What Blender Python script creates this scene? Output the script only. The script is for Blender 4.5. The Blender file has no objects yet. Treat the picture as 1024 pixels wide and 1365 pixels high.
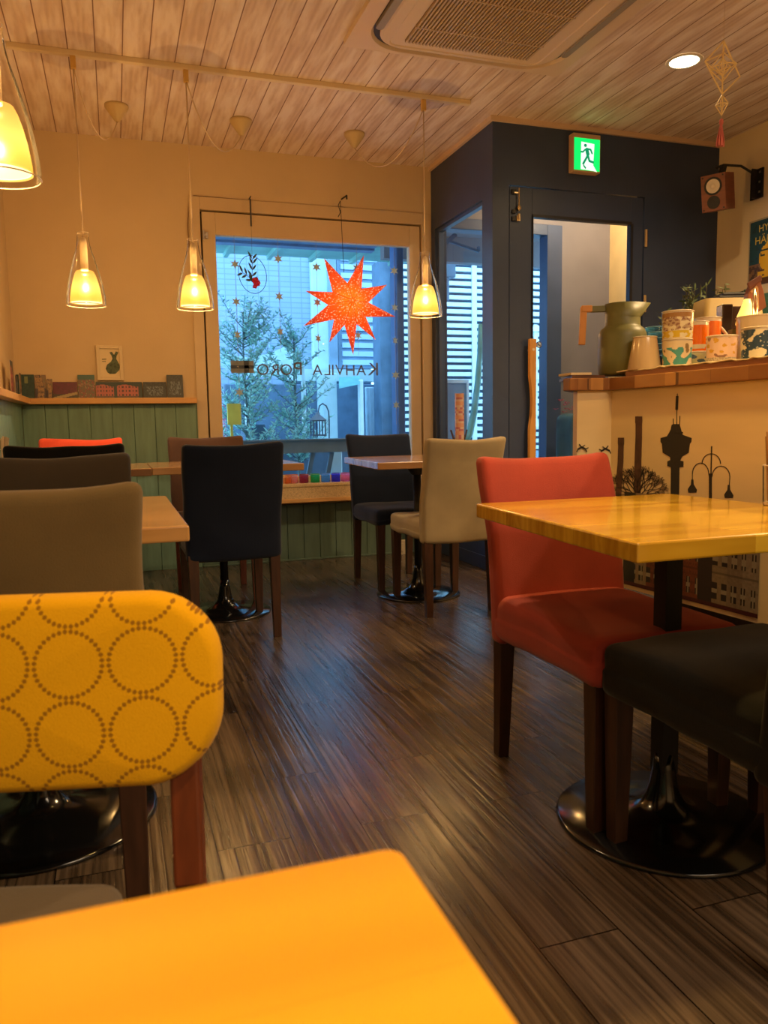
import bpy, bmesh, math, random
from mathutils import Vector, Matrix, noise
from math import sin, cos, pi, radians, atan2, sqrt
random.seed(7)
S = bpy.context.scene
COL = S.collection

# ------------------------------------------------------------------ camera
F, CX, CY = 1050.0, 512.0, 682.5
YAW, PIT, ROLL, EYE = radians(18.65), radians(6.3), 0.0162, 0.95
fw = Vector((sin(YAW)*cos(PIT), cos(YAW)*cos(PIT), -sin(PIT)))
r0 = Vector((cos(YAW), -sin(YAW), 0)); u0 = r0.cross(fw)
rt = r0*cos(ROLL) - u0*sin(ROLL); up = r0*sin(ROLL) + u0*cos(ROLL)
CAM = Vector((0, 0, EYE))
cd = bpy.data.cameras.new('camera'); cam = bpy.data.objects.new('camera', cd); COL.objects.link(cam)
M = Matrix((rt, up, -fw)).transposed().to_4x4(); M.translation = CAM; cam.matrix_world = M
cd.sensor_fit = 'VERTICAL'; cd.sensor_height = 36; cd.lens = F/1365*36
cd.clip_start = 0.02
cd.dof.use_dof = True; cd.dof.focus_distance = 3.4; cd.dof.aperture_fstop = 8.0
S.camera = cam

# ------------------------------------------------------------------ light, world, exposure
S.view_settings.view_transform = 'Standard'; S.view_settings.look = 'None'
S.view_settings.gamma = 1; S.view_settings.exposure = 0.22; S.view_settings.use_curve_mapping = False
W = bpy.data.worlds.new('sky'); S.world = W; W.use_nodes = True
bg = W.node_tree.nodes['Background']; bg.inputs[0].default_value = (0.42, 0.72, 1.0, 1); bg.inputs[1].default_value = 4.4
WARM = (1.0, 0.60, 0.25)
def lamp(kind, name, loc, power, color=WARM, size=0.1, rot=(0, 0, 0), spot=None, blend=0.6, sizey=None):
    l = bpy.data.lights.new(name, kind); l.energy = power; l.color = color
    if kind == 'AREA':
        l.size = size
        if sizey: l.shape = 'RECTANGLE'; l.size_y = sizey
    else: l.shadow_soft_size = size
    if spot: l.spot_size = radians(spot); l.spot_blend = blend
    o = bpy.data.objects.new(name, l); o.location = loc; o.rotation_euler = rot; COL.objects.link(o); return o
HH = 2.79
# the room's other ceiling lamps, plus an added fill light behind the camera
lamp('SPOT', 'ceiling_lamp_near_table', (-.05, 0.38, 2.7), 84, (1, .60, .14), .06, (0, 0, 0), 44)
lamp('SPOT', 'ceiling_lamp_counter', (1.25, 1.45, 2.72), 105, (1, .64, .18), .06, (0, 0, 0), 62)
lamp('AREA', 'rear_fill_light', (1.4, -0.9, 2.6), 62, (1, .76, .50), 1.6)  # added fill, lifts the shadows and brightens the navy front
lamp('SPOT', 'ceiling_lamp_service', (3.0, 1.9, 2.7), 200, (1, .66, .32), .06, (0, 0, 0), 140)

# ------------------------------------------------------------------ pixel helpers (only to read positions off planes)
def ray(px, py): return fw + rt*((px-CX)/F) - up*((py-CY)/F)
def atY(px, py, y): d = ray(px, py); return CAM + d*(y/d.y)
def atX(px, py, x): d = ray(px, py); return CAM + d*(x/d.x)
def atZ(px, py, z): d = ray(px, py); return CAM + d*((z-EYE)/d.z)

# ------------------------------------------------------------------ materials
MATS = {}
def nodes_of(m):
    m.use_nodes = True; nt = m.node_tree; return nt, nt.nodes['Principled BSDF']
def mat(name, col, rough=.6, metal=0, var=0.0, scale=8, bump=0.0, bscale=60, coat=0, emit=None, es=1, stretch=None, sheen=0, spec=None):
    if name in MATS: return MATS[name]
    m = bpy.data.materials.new(name); nt, b = nodes_of(m); MATS[name] = m
    b.inputs['Base Color'].default_value = (*col, 1); b.inputs['Roughness'].default_value = rough
    b.inputs['Metallic'].default_value = metal; b.inputs['Coat Weight'].default_value = coat
    b.inputs['Coat Roughness'].default_value = .12
    if spec is not None: b.inputs['Specular IOR Level'].default_value = spec
    if sheen: b.inputs['Sheen Weight'].default_value = sheen
    if emit: b.inputs['Emission Color'].default_value = (*emit, 1); b.inputs['Emission Strength'].default_value = es
    tc = nt.nodes.new('ShaderNodeTexCoord'); mp = nt.nodes.new('ShaderNodeMapping')
    nt.links.new(tc.outputs['Object'], mp.inputs[0])
    if stretch: mp.inputs['Scale'].default_value = stretch
    if var:
        n = nt.nodes.new('ShaderNodeTexNoise'); n.inputs['Scale'].default_value = scale; n.inputs['Detail'].default_value = 5
        nt.links.new(mp.outputs[0], n.inputs['Vector'])
        r = nt.nodes.new('ShaderNodeValToRGB'); e = r.color_ramp.elements
        e[0].position = .3; e[1].position = .7
        e[0].color = (*[c*(1-var) for c in col], 1); e[1].color = (*[min(1, c*(1+var)) for c in col], 1)
        nt.links.new(n.outputs['Fac'], r.inputs[0]); nt.links.new(r.outputs[0], b.inputs['Base Color'])
    if bump:
        n2 = nt.nodes.new('ShaderNodeTexNoise'); n2.inputs['Scale'].default_value = bscale; n2.inputs['Detail'].default_value = 4
        nt.links.new(mp.outputs[0], n2.inputs['Vector'])
        bp = nt.nodes.new('ShaderNodeBump'); bp.inputs['Strength'].default_value = bump; bp.inputs['Distance'].default_value = .01
        nt.links.new(n2.outputs['Fac'], bp.inputs['Height']); nt.links.new(bp.outputs[0], b.inputs['Normal'])
    return m
def glassm(name, tint=(1, 1, 1), refl=0.12, rough=0.02, body=0.0):
    """thin sheet glass: mostly see-through, a fresnel share of mirror, a little tinted body"""
    if name in MATS: return MATS[name]
    m = bpy.data.materials.new(name); m.use_nodes = True; nt = m.node_tree; nt.nodes.clear(); MATS[name] = m
    o = nt.nodes.new('ShaderNodeOutputMaterial'); t = nt.nodes.new('ShaderNodeBsdfTransparent'); t.inputs[0].default_value = (*tint, 1)
    g = nt.nodes.new('ShaderNodeBsdfGlossy'); g.inputs[0].default_value = (1, 1, 1, 1); g.inputs['Roughness'].default_value = rough
    lw = nt.nodes.new('ShaderNodeLayerWeight'); lw.inputs[0].default_value = refl
    mx = nt.nodes.new('ShaderNodeMixShader'); nt.links.new(lw.outputs['Fresnel'], mx.inputs[0])
    src = t
    if body:
        d = nt.nodes.new('ShaderNodeBsdfTranslucent'); d.inputs[0].default_value = (*tint, 1)
        m2 = nt.nodes.new('ShaderNodeMixShader'); m2.inputs[0].default_value = body
        nt.links.new(t.outputs[0], m2.inputs[1]); nt.links.new(d.outputs[0], m2.inputs[2]); src = m2
    nt.links.new(src.outputs[0], mx.inputs[1]); nt.links.new(g.outputs[0], mx.inputs[2]); nt.links.new(mx.outputs[0], o.inputs[0])
    return m
def planks(name, c1, c2, gap, width, length, along='Y', rough=.5, coat=0, grain=(1, 14), bump=.3, mortar=.004, gscale=9, wash=None, knots=0, gcon=.5, rvar=0, spec=.5, wavy=.45, fine=0):
    """boards/staves laid along an axis; every board has its own tone, grain and a groove around it"""
    if name in MATS: return MATS[name]
    m = bpy.data.materials.new(name); nt, b = nodes_of(m); MATS[name] = m; N = nt.nodes.new; L = nt.links.new
    tc = N('ShaderNodeTexCoord'); mp = N('ShaderNodeMapping'); L(tc.outputs['Object'], mp.inputs[0])
    if along == 'Y': mp.inputs['Rotation'].default_value = (0, 0, pi/2)
    if along == 'Z': mp.inputs['Rotation'].default_value = (0, pi/2, 0)
    br = N('ShaderNodeTexBrick'); br.inputs['Scale'].default_value = 1; br.inputs['Brick Width'].default_value = length
    br.inputs['Row Height'].default_value = width; br.inputs['Mortar Size'].default_value = mortar; br.inputs['Mortar Smooth'].default_value = .1
    br.inputs['Color1'].default_value = (0, 0, 0, 1); br.inputs['Color2'].default_value = (1, 1, 1, 1); br.inputs['Mortar'].default_value = (.5, .5, .5, 1)
    br.offset = .37; br.offset_frequency = 2
    L(mp.outputs[0], br.inputs['Vector'])
    # grain coordinates shifted per board
    ad = N('ShaderNodeVectorMath'); ad.operation = 'MULTIPLY_ADD'; ad.inputs[1].default_value = (7.3, 3.1, 5.7)
    L(br.outputs['Color'], ad.inputs[0]); L(mp.outputs[0], ad.inputs[2])
    sc = N('ShaderNodeVectorMath'); sc.operation = 'MULTIPLY'; sc.inputs[1].default_value = (grain[0], grain[1], grain[1]); L(ad.outputs[0], sc.inputs[0])
    n = N('ShaderNodeTexNoise'); n.inputs['Scale'].default_value = gscale/3; n.inputs['Detail'].default_value = 7; n.inputs['Distortion'].default_value = 1.2
    L(sc.outputs[0], n.inputs['Vector'])
    wv = N('ShaderNodeTexWave'); wv.bands_direction = 'Y'; wv.inputs['Scale'].default_value = gscale/6; wv.inputs['Distortion'].default_value = 7; wv.inputs['Detail'].default_value = 3
    L(sc.outputs[0], wv.inputs['Vector'])
    mg = N('ShaderNodeMixRGB'); mg.inputs[0].default_value = wavy; L(n.outputs['Fac'], mg.inputs[1]); L(wv.outputs['Fac'], mg.inputs[2])
    tone = N('ShaderNodeMixRGB'); tone.inputs[0].default_value = gcon; L(br.outputs['Color'], tone.inputs[1]); L(mg.outputs[0], tone.inputs[2])
    rp = N('ShaderNodeValToRGB'); rp.color_ramp.elements[0].position = .2; rp.color_ramp.elements[1].position = .8
    rp.color_ramp.elements[0].color = (*c1, 1); rp.color_ramp.elements[1].color = (*c2, 1); L(tone.outputs[0], rp.inputs[0])
    out = rp
    if wash:
        nw = N('ShaderNodeTexNoise'); nw.inputs['Scale'].default_value = 2.2; nw.inputs['Detail'].default_value = 6; L(sc.outputs[0], nw.inputs['Vector'])
        rw = N('ShaderNodeValToRGB'); rw.color_ramp.elements[0].position = .42; rw.color_ramp.elements[1].position = .62; L(nw.outputs['Fac'], rw.inputs[0])
        mw = N('ShaderNodeMixRGB'); mw.inputs[2].default_value = (*wash, 1); L(rw.outputs[0], mw.inputs[0]); L(out.outputs[0], mw.inputs[1]); out = mw
    mm = N('ShaderNodeMixRGB'); mm.inputs[2].default_value = (*gap, 1); L(br.outputs['Fac'], mm.inputs[0]); L(out.outputs[0], mm.inputs[1])
    L(mm.outputs[0], b.inputs['Base Color'])
    b.inputs['Roughness'].default_value = rough; b.inputs['Coat Weight'].default_value = coat; b.inputs['Coat Roughness'].default_value = .1
    b.inputs['Specular IOR Level'].default_value = spec
    if rvar:
        ma = N('ShaderNodeMath'); ma.operation = 'MULTIPLY_ADD'; ma.inputs[1].default_value = -rvar; ma.inputs[2].default_value = rough+rvar/2
        L(mg.outputs[0], ma.inputs[0]); L(ma.outputs[0], b.inputs['Roughness'])
    if fine:
        s3 = N('ShaderNodeVectorMath'); s3.operation = 'MULTIPLY'; s3.inputs[1].default_value = (1.3, 62, 62); L(ad.outputs[0], s3.inputs[0])
        n3 = N('ShaderNodeTexNoise'); n3.inputs['Scale'].default_value = 1; n3.inputs['Detail'].default_value = 5; n3.inputs['Distortion'].default_value = .35; L(s3.outputs[0], n3.inputs['Vector'])
        r3 = N('ShaderNodeValToRGB'); r3.color_ramp.elements[0].position = .36; r3.color_ramp.elements[1].position = .60; r3.color_ramp.elements[0].color = (.30, .28, .26, 1); r3.color_ramp.elements[1].color = (1.25, 1.25, 1.25, 1); L(n3.outputs['Fac'], r3.inputs[0])
        m3 = N('ShaderNodeMixRGB'); m3.blend_type = 'MULTIPLY'; m3.inputs[0].default_value = fine; L(mm.outputs[0], m3.inputs[1]); L(r3.outputs[0], m3.inputs[2]); L(m3.outputs[0], b.inputs['Base Color'])
        mg2 = N('ShaderNodeMixRGB'); mg2.inputs[0].default_value = .75; L(mg.outputs[0], mg2.inputs[1]); L(r3.outputs[0], mg2.inputs[2]); mg = mg2
    hs = N('ShaderNodeMath'); hs.operation = 'SUBTRACT'; L(mg.outputs[0], hs.inputs[0]); L(br.outputs['Fac'], hs.inputs[1])
    bp = N('ShaderNodeBump'); bp.inputs['Strength'].default_value = bump; bp.inputs['Distance'].default_value = .004
    L(hs.outputs[0], bp.inputs['Height']); L(bp.outputs[0], b.inputs['Normal'])
    return m
def printm(name='printed_picture', rough=.45, coat=0):
    if name in MATS: return MATS[name]
    m = bpy.data.materials.new(name); nt, b = nodes_of(m); MATS[name] = m
    a = nt.nodes.new('ShaderNodeAttribute'); a.attribute_name = 'print'
    nt.links.new(a.outputs['Color'], b.inputs['Base Color']); b.inputs['Roughness'].default_value = rough; b.inputs['Coat Weight'].default_value = coat
    return m

M_WALL = mat('cream_plaster', (.62, .48, .30), .85, var=.04, scale=3, bump=.08, bscale=140)
M_WALLR = mat('cream_paint', (.72, .60, .40), .85, var=.03, scale=3, bump=.05, bscale=140)
M_GREYW = mat('grey_plaster', (.24, .23, .27), .8, var=.12, scale=2.5)
M_NAVY = mat('navy_paint', (.032, .054, .125), .4, var=.1, scale=4, bump=.05, bscale=90)
M_NAVY2 = mat('blue_paint', (.05, .085, .19), .4, var=.1, scale=4)
M_CEIL = planks('whitewashed_pine_ceiling', (.58, .44, .36), (.70, .56, .47), (.22, .12, .08), .1262, 30, 'Y', .6, grain=(1.4, 8), bump=.35, mortar=.0028, gscale=8, wash=(.80, .70, .64), gcon=.85)
M_FLOOR = planks('dark_oak_floor', (.012, .0075, .005), (.175, .120, .078), (.004, .002, .001), .17, .86, 'Y', .24, grain=(.7, 12), bump=.22, mortar=.0016, gscale=10, gcon=.86, rvar=.26, spec=.75, wavy=.10, fine=.8)
M_TABLE = planks('golden_laminated_wood', (.56, .29, .016), (.82, .50, .040), (.50, .25, .016), .04, .32, 'X', .22, coat=.6, grain=(2.5, 16), bump=.03, mortar=.0004, gscale=5, gcon=.45)
M_TABLEB = planks('brown_laminated_wood', (.30, .15, .06), (.50, .28, .12), (.22, .10, .04), .05, .30, 'X', .25, coat=.5, grain=(2.5, 16), bump=.03, mortar=.0004, gscale=5, gcon=.45)
M_TABLEO = planks('orange_laminated_wood', (.46, .22, .06), (.68, .36, .11), (.38, .18, .05), .05, .34, 'X', .25, coat=.5, grain=(2.5, 16), bump=.03, mortar=.0004, gscale=5, gcon=.45)
M_OWN = planks('honey_table_wood', (.74, .34, .008), (.86, .43, .012), (.70, .31, .008), .09, 2.0, 'X', .45, coat=.15, grain=(1.2, 9), bump=.03, mortar=.0003, gscale=4, gcon=.6)
M_COUNTER = planks('butcher_block', (.23, .085, .022), (.50, .24, .07), (.12, .05, .02), .045, .13, 'Y', .35, coat=.3, grain=(3, 10), bump=.05, mortar=.0005, gscale=5, gcon=.25)
M_SHELF = mat('orange_pine', (.62, .33, .11), .45, var=.12, scale=5, stretch=(1, 9, 9), coat=.2)
M_FRAMEW = mat('beige_painted_frame', (.60, .46, .29), .5, var=.04, scale=4)
M_GREEN = mat('sage_green_boards', (.165, .28, .215), .55, var=.14, scale=4, stretch=(8, 8, 1), bump=.1, bscale=20)
M_BLACK = mat('black_metal', (.008, .008, .009), .18, metal=.3, coat=.6)
M_BLACKM = mat('matt_black', (.012, .011, .011), .5)
M_DWOOD = mat('dark_walnut', (.050, .019, .009), .4, var=.35, scale=7, stretch=(9, 9, 1), coat=.15)
M_RWOOD = mat('reddish_walnut', (.14, .032, .010), .42, var=.25, scale=7, stretch=(9, 9, 1))
M_GOLD = mat('brass', (.75, .6, .35), .3, metal=1)
M_CHROME = mat('brushed_steel', (.6, .58, .55), .3, metal=1)
M_WHITE = mat('white_plastic', (.72, .66, .56), .4)
M_PRINT = printm()
M_PRINTG = printm('glazed_print', .15, .5)
M_GLASS = glassm('window_glass', (.93, .98, 1), .06)
M_CLEAR = glassm('clear_glass', (.985, .98, .97), .11, .10)

def fabric(name, col, var=.08, bump=.14, sheen=.15):
    m = mat(name, col, .92, var=var, scale=9, bump=bump, bscale=420, sheen=sheen, spec=.15)
    return m
F_NAVY = fabric('navy_fabric', (.007, .012, .030))
F_BLACK = fabric('black_fabric', (.0045, .004, .003))
F_DKBR = fabric('dark_brown_fabric', (.030, .020, .011))
F_BROWN = fabric('brown_fabric', (.085, .042, .028))
F_RED = fabric('red_fabric', (.34, .050, .036), var=.1)
F_RED2 = fabric('bright_red_fabric', (.80, .09, .04))
F_CREAM = fabric('cream_fabric', (.40, .32, .19))
F_BEIGE = fabric('beige_fabric', (.20, .135, .052))

# ------------------------------------------------------------------ mesh helpers
def link(name, bm, m, parent=None, smooth=False, bevel=0, mods=None):
    bm.normal_update(); me = bpy.data.meshes.new(name); bm.to_mesh(me); bm.free()
    for x in (m if isinstance(m, (list, tuple)) else [m]): me.materials.append(x)
    if smooth:
        for p in me.polygons: p.use_smooth = True
    o = bpy.data.objects.new(name, me); COL.objects.link(o)
    if parent: o.parent = parent
    if bevel:
        b = o.modifiers.new('bevel', 'BEVEL'); b.width = bevel; b.segments = 2; b.limit_method = 'ANGLE'; b.angle_limit = radians(50)
    return o
def thing(name, label, cat, loc=(0, 0, 0), rz=0, group=None):
    o = bpy.data.objects.new(name, None); COL.objects.link(o); o.location = loc; o.rotation_euler = (0, 0, rz); o.empty_display_size = .05
    o['label'] = label; o['category'] = cat
    if group: o['group'] = group
    return o
def tag(o, label, cat, group=None):
    o['label'] = label; o['category'] = cat
    if group: o['group'] = group
    return o
def struct(o): o['kind'] = 'structure'; return o
def B(): return bmesh.new()
def box(bm, x0, x1, y0, y1, z0, z1, mi=0):
    v = [bm.verts.new((x, y, z)) for z in (z0, z1) for y in (y0, y1) for x in (x0, x1)]
    for f in ((0, 2, 3, 1), (4, 5, 7, 6), (0, 1, 5, 4), (2, 6, 7, 3), (0, 4, 6, 2), (1, 3, 7, 5)):
        fc = bm.faces.new([v[i] for i in f]); fc.material_index = mi
    return v
def tbox(bm, c, half, taper=1.0, h=1, lean=(0, 0), mi=0):
    """tapered post: square half at top z=h, half*taper at z=0"""
    v = []
    for z, k, lx in ((0, taper, 1), (h, 1, 0)):
        for sx, sy in ((-1, -1), (1, -1), (1, 1), (-1, 1)): v.append(bm.verts.new((c[0]+sx*half*k+lean[0]*lx, c[1]+sy*half*k+lean[1]*lx, z)))
    for f in ((3, 2, 1, 0), (4, 5, 6, 7), (0, 1, 5, 4), (1, 2, 6, 5), (2, 3, 7, 6), (3, 0, 4, 7)): bm.faces.new([v[i] for i in f])
def lathe(bm, prof, n=32, c=(0, 0, 0), mi=0, cap0=True, cap1=True):
    rings = []
    for r, z in prof: rings.append([bm.verts.new((c[0]+r*cos(2*pi*i/n), c[1]+r*sin(2*pi*i/n), c[2]+z)) for i in range(n)])
    fs = []
    for a, b_ in zip(rings, rings[1:]):
        for i in range(n):
            f = bm.faces.new((a[i], a[(i+1) % n], b_[(i+1) % n], b_[i])); f.material_index = mi; fs.append(f)
    if cap0: bm.faces.new(rings[0][::-1]).material_index = mi
    if cap1: bm.faces.new(rings[-1]).material_index = mi
    return rings
def tube(bm, pts, r, n=8, mi=0, closed=False, r2=None):
    pts = [Vector(p) for p in pts]; rings = []; N = len(pts)
    prev = None
    for i, p in enumerate(pts):
        if closed: d = pts[(i+1) % N]-pts[i-1]
        else: d = pts[min(i+1, N-1)]-pts[max(i-1, 0)]
        d.normalize()
        a = Vector((0, 0, 1)) if abs(d.z) < .9 else Vector((1, 0, 0))
        if prev is not None: a = prev
        u = (a - d*a.dot(d)).normalized(); prev = u; w = d.cross(u)
        rr = r if r2 is None else r+(r2-r)*i/(N-1)
        rings.append([bm.verts.new(p+u*rr*cos(2*pi*k/n)+w*rr*sin(2*pi*k/n)) for k in range(n)])
    pr = list(zip(rings, rings[1:]+([rings[0]] if closed else [])))
    if not closed: pr = pr[:N-1]
    for a, b_ in pr:
        for k in range(n): bm.faces.new((a[k], a[(k+1) % n], b_[(k+1) % n], b_[k])).material_index = mi
    if not closed: bm.faces.new(rings[0][::-1]).material_index = mi; bm.faces.new(rings[-1]).material_index = mi
def bar(bm, a, b_, w, t=None, mi=0):
    """square bar between two points"""
    a = Vector(a); b_ = Vector(b_); d = (b_-a).normalized(); s = Vector((0, 0, 1)) if abs(d.z) < .95 else Vector((0, 1, 0))
    u = d.cross(s).normalized(); w2 = d.cross(u); t = t or w
    v = [bm.verts.new(p+u*sx*w/2+w2*sy*t/2) for p in (a, b_) for sx, sy in ((-1, -1), (1, -1), (1, 1), (-1, 1))]
    for f in ((3, 2, 1, 0), (4, 5, 6, 7), (0, 1, 5, 4), (1, 2, 6, 5), (2, 3, 7, 6), (3, 0, 4, 7)): bm.faces.new([v[i] for i in f]).material_index = mi
def cushion(sx, sy, sz, r, n=10, k=4, c=(0, 0, 0), fn=None):
    """rounded box with k rings on each rounded edge and n divisions across"""
    bm = B()
    def axis(s):
        core = [(-s/2+r)+(s-2*r)*i/n for i in range(n+1)]
        return [(-s/2+r)-r*sin(pi/4*(k-i)/k*2)*1.0 for i in range(k)] + core + [(s/2-r)+r*sin(pi/4*(i+1)/k*2) for i in range(k)]
    ax = [axis(s) for s in (sx, sy, sz)]; S3 = (sx, sy, sz); cache = {}
    def vert(i, j, l):
        key = (i, j, l)
        if key in cache: return cache[key]
        p = Vector((ax[0][i], ax[1][j], ax[2][l])); q = Vector([max(-S3[a]/2+r, min(S3[a]/2-r, p[a])) for a in range(3)])
        d = p-q
        if d.length > 1e-9:
            m = max(abs(x) for x in d); d = d.normalized()*r
            p = q+d
        p = p+Vector(c)
        if fn: p = fn(p)
        cache[key] = bm.verts.new(p); return cache[key]
    L = [len(a)-1 for a in ax]
    def quad(a, b_, c_, d_):
        try: bm.faces.new((a, b_, c_, d_))
        except Exception: pass
    for i in range(L[0]):
        for j in range(L[1]):
            for l, fl in ((0, True), (L[2], False)):
                q = [vert(i, j, l), vert(i+1, j, l), vert(i+1, j+1, l), vert(i, j+1, l)]; quad(*(q[::-1] if fl else q))
    for i in range(L[0]):
        for l in range(L[2]):
            for j, fl in ((0, False), (L[1], True)):
                q = [vert(i, j, l), vert(i+1, j, l), vert(i+1, j, l+1), vert(i, j, l+1)]; quad(*(q[::-1] if fl else q))
    for j in range(L[1]):
        for l in range(L[2]):
            for i, fl in ((0, True), (L[0], False)):
                q = [vert(i, j, l), vert(i, j+1, l), vert(i, j+1, l+1), vert(i, j, l+1)]; quad(*(q[::-1] if fl else q))
    return bm
def poly(bm, pts, m, th=0.0008, mi=0):
    """flat shape of given outline; m maps (u,v,w) to space, w is the outward thickness"""
    a = [bm.verts.new(m(u, v, 0)) for u, v in pts]; b_ = [bm.verts.new(m(u, v, th)) for u, v in pts]
    bm.faces.new(b_).material_index = mi; bm.faces.new(a[::-1]).material_index = mi
    for i in range(len(pts)): bm.faces.new((a[i], a[(i+1) % len(pts)], b_[(i+1) % len(pts)], b_[i])).material_index = mi
def stroke(bm, pts, w, m, th=0.0008, mi=0, w2=None):
    n = len(pts)
    for i in range(n-1):
        (x0, y0), (x1, y1) = pts[i], pts[i+1]; dx, dy = x1-x0, y1-y0; l = sqrt(dx*dx+dy*dy) or 1
        wa = w if w2 is None else w+(w2-w)*i/(n-1); wb = w if w2 is None else w+(w2-w)*(i+1)/(n-1)
        ex, ey = dx/l*wa*.2, dy/l*wa*.2; nx, ny = -dy/l/2, dx/l/2
        poly(bm, [(x0-ex+nx*wa, y0-ey+ny*wa), (x0-ex-nx*wa, y0-ey-ny*wa), (x1+ex-nx*wb, y1+ey-ny*wb), (x1+ex+nx*wb, y1+ey+ny*wb)], m, th, mi)
def disc(cx, cy, r, n=20, ry=None): return [(cx+r*cos(2*pi*i/n), cy+(ry or r)*sin(2*pi*i/n)) for i in range(n)]
def picture(name, nx, ny, m, f, parent=None, mt=None, th=0):
    """a printed picture: a grid of faces mapped by m(u,v), each face carrying its ink colour f(u,v)"""
    bm = B(); cl = bm.loops.layers.float_color.new('print')
    vs = [[bm.verts.new(m(i/nx, j/ny)) for i in range(nx+1)] for j in range(ny+1)]
    for j in range(ny):
        for i in range(nx):
            fc = bm.faces.new((vs[j][i], vs[j][i+1], vs[j+1][i+1], vs[j+1][i])); c = f((i+.5)/nx, (j+.5)/ny)
            for l in fc.loops: l[cl] = (*c, 1)
    return link(name, bm, mt or M_PRINT, parent)
def text_bm(s, size, m, extrude=0.0006, mirror=False, space=1.0):
    cu = bpy.data.curves.new('t', 'FONT'); cu.body = s; cu.size = size; cu.space_character = space
    cu.align_x = 'CENTER'; cu.align_y = 'BOTTOM_BASELINE'
    o = bpy.data.objects.new('t', cu); COL.objects.link(o); bpy.context.view_layer.update()
    me = bpy.data.meshes.new_from_object(o.evaluated_get(bpy.context.evaluated_depsgraph_get()))
    bm = B(); bm.from_mesh(me); bpy.data.objects.remove(o); bpy.data.curves.remove(cu); bpy.data.meshes.remove(me)
    for v in bm.verts:
        x, y = v.co.x, v.co.y
        v.co = m(-x if mirror else x, y, 0)
    return bm
def merge(dst, src):
    me = bpy.data.meshes.new('tmp'); src.to_mesh(me); src.free(); dst.from_mesh(me); bpy.data.meshes.remove(me)

# ================================================================== SETTING
YB, YD, XS, XL, XR = 5.49, 4.50, 2.25, -0.58, 3.94
bm = B(); box(bm, XL-.1, XR+.1, -2.6, YB+.15, -.06, 0); struct(link('floor', bm, M_FLOOR))
bm = B(); box(bm, XL-.1, XR+.1, -2.6, YB+.15, HH, HH+.1); struct(link('ceiling', bm, M_CEIL))
bm = B(); box(bm, XL-.1, XL, -2.6, YB+.15, 0, HH); struct(link('wall_left', bm, M_WALL))
bm = B(); box(bm, XR, XR+.1, -2.6, YB+.15, 0, HH); struct(link('wall_right', bm, M_WALLR))
bm = B(); box(bm, XL, XR, -2.7, -2.6, 0, HH); struct(link('wall_rear', bm, M_WALLR))
# window wall with its opening
WX0, WX1, WZ0, WZ1 = 0.60, 2.17, 0.555, 2.385
bm = B()
box(bm, XL, WX0, YB, YB+.15, 0, HH); box(bm, WX1, XS, YB, YB+.15, 0, HH)
box(bm, WX0, WX1, YB, YB+.15, 0, WZ0); box(bm, WX0, WX1, YB, YB+.15, WZ1, HH)
struct(link('wall_back', bm, M_WALL))
# window: casing, sash, glass
bm = B(); ox0, ox1, oz1 = 0.53, 2.235, 2.465
for a in ((ox0, WX0, WZ0, oz1), (WX1, ox1, WZ0, oz1), (WX0, WX1, WZ1, oz1)): box(bm, a[0], a[1], YB-.014, YB, a[2], a[3])
win = struct(link('window_1', bm, M_FRAMEW, bevel=.003))
bm = B(); gx0, gx1, gz0, gz1 = .698, 2.078, .60, 2.228; sx0, sx1, sz1 = WX0+.012, WX1-.012, WZ1-.012
for a in ((sx0, gx0, WZ0, sz1), (gx1, sx1, WZ0, sz1), (gx0, gx1, gz1, sz1), (gx0, gx1, WZ0, gz0)): box(bm, a[0], a[1], YB-.004, YB+.055, a[2], a[3])
link('window_sash', bm, M_FRAMEW, win, bevel=.003)
bm = B()
for a in ((WX0-.01, sx0+.03, WZ0, WZ1), (sx1-.03, WX1+.01, WZ0, WZ1), (WX0, WX1, sz1-.03, WZ1+.01)): box(bm, a[0], a[1], YB+.056, YB+.062, a[2], a[3])
link('window_gap_shade', bm, M_BLACKM, win)  # black strips behind the sash gap, added to stop daylight and read as shade
bm = B(); box(bm, gx0-.01, gx1+.01, YB+.024, YB+.030, gz0-.01, gz1+.01); link('window_pane', bm, M_GLASS, win)
bm = B(); p = atY(273, 314, YB-.02); box(bm, p.x-.012, p.x-.004, YB-.04, YB-.014, p.z-.03, p.z+.03); box(bm, p.x+.004, p.x+.02, YB-.034, YB-.004, p.z-.02, p.z+.02); bar(bm, (p.x-.008, YB-.036, p.z), (p.x+.012, YB-.036, p.z), .012)
link('window_hinge', bm, M_CHROME, win)
# fine bulge line above the casing and lettering on the glass
fl = YB+.023
gm = lambda u, v, w: Vector((u, fl-w, v))
pa, pb = atY(504, 500, fl), atY(343, 500, fl); z0t = (pa.z+pb.z)/2; zt = atY(504, 483, fl).z; cap = zt-atY(504, 500, fl).z
lt = B(); glyph = [('K', 1.0), ('AHVILA', .82), (' ', .5), ('P', 1.0), ('ORO', .82)]
M_DECAL = mat('grey_lettering', (.10, .11, .13), .6)
xc = pa.x
for s, k in glyph:
    for ch in s:
        if ch == ' ': xc -= .075; continue
        t = text_bm(ch, cap*k/.70, lambda u, v, w: Vector((u, 0, v)), mirror=True)
        xs = [v.co.x for v in t.verts]; w0 = max(xs)
        stre = 1.22
        for v in t.verts: v.co.x = xc+(v.co.x-w0)*stre; v.co.y = fl; v.co.z = z0t+v.co.z
        xc -= (max(xs)-min(xs))*stre+.016; merge(lt, t)
tot = pa.x-xc-.016; want = pa.x-pb.x
for v in lt.verts: v.co.x = pa.x-(pa.x-v.co.x)*want/tot
link('window_lettering', lt, M_DECAL, win)
bm = B(); a0, a1 = atY(308, 497, fl), atY(338, 481, fl)
w_, h_ = a1.x-a0.x, a1.z-a0.z
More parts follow.
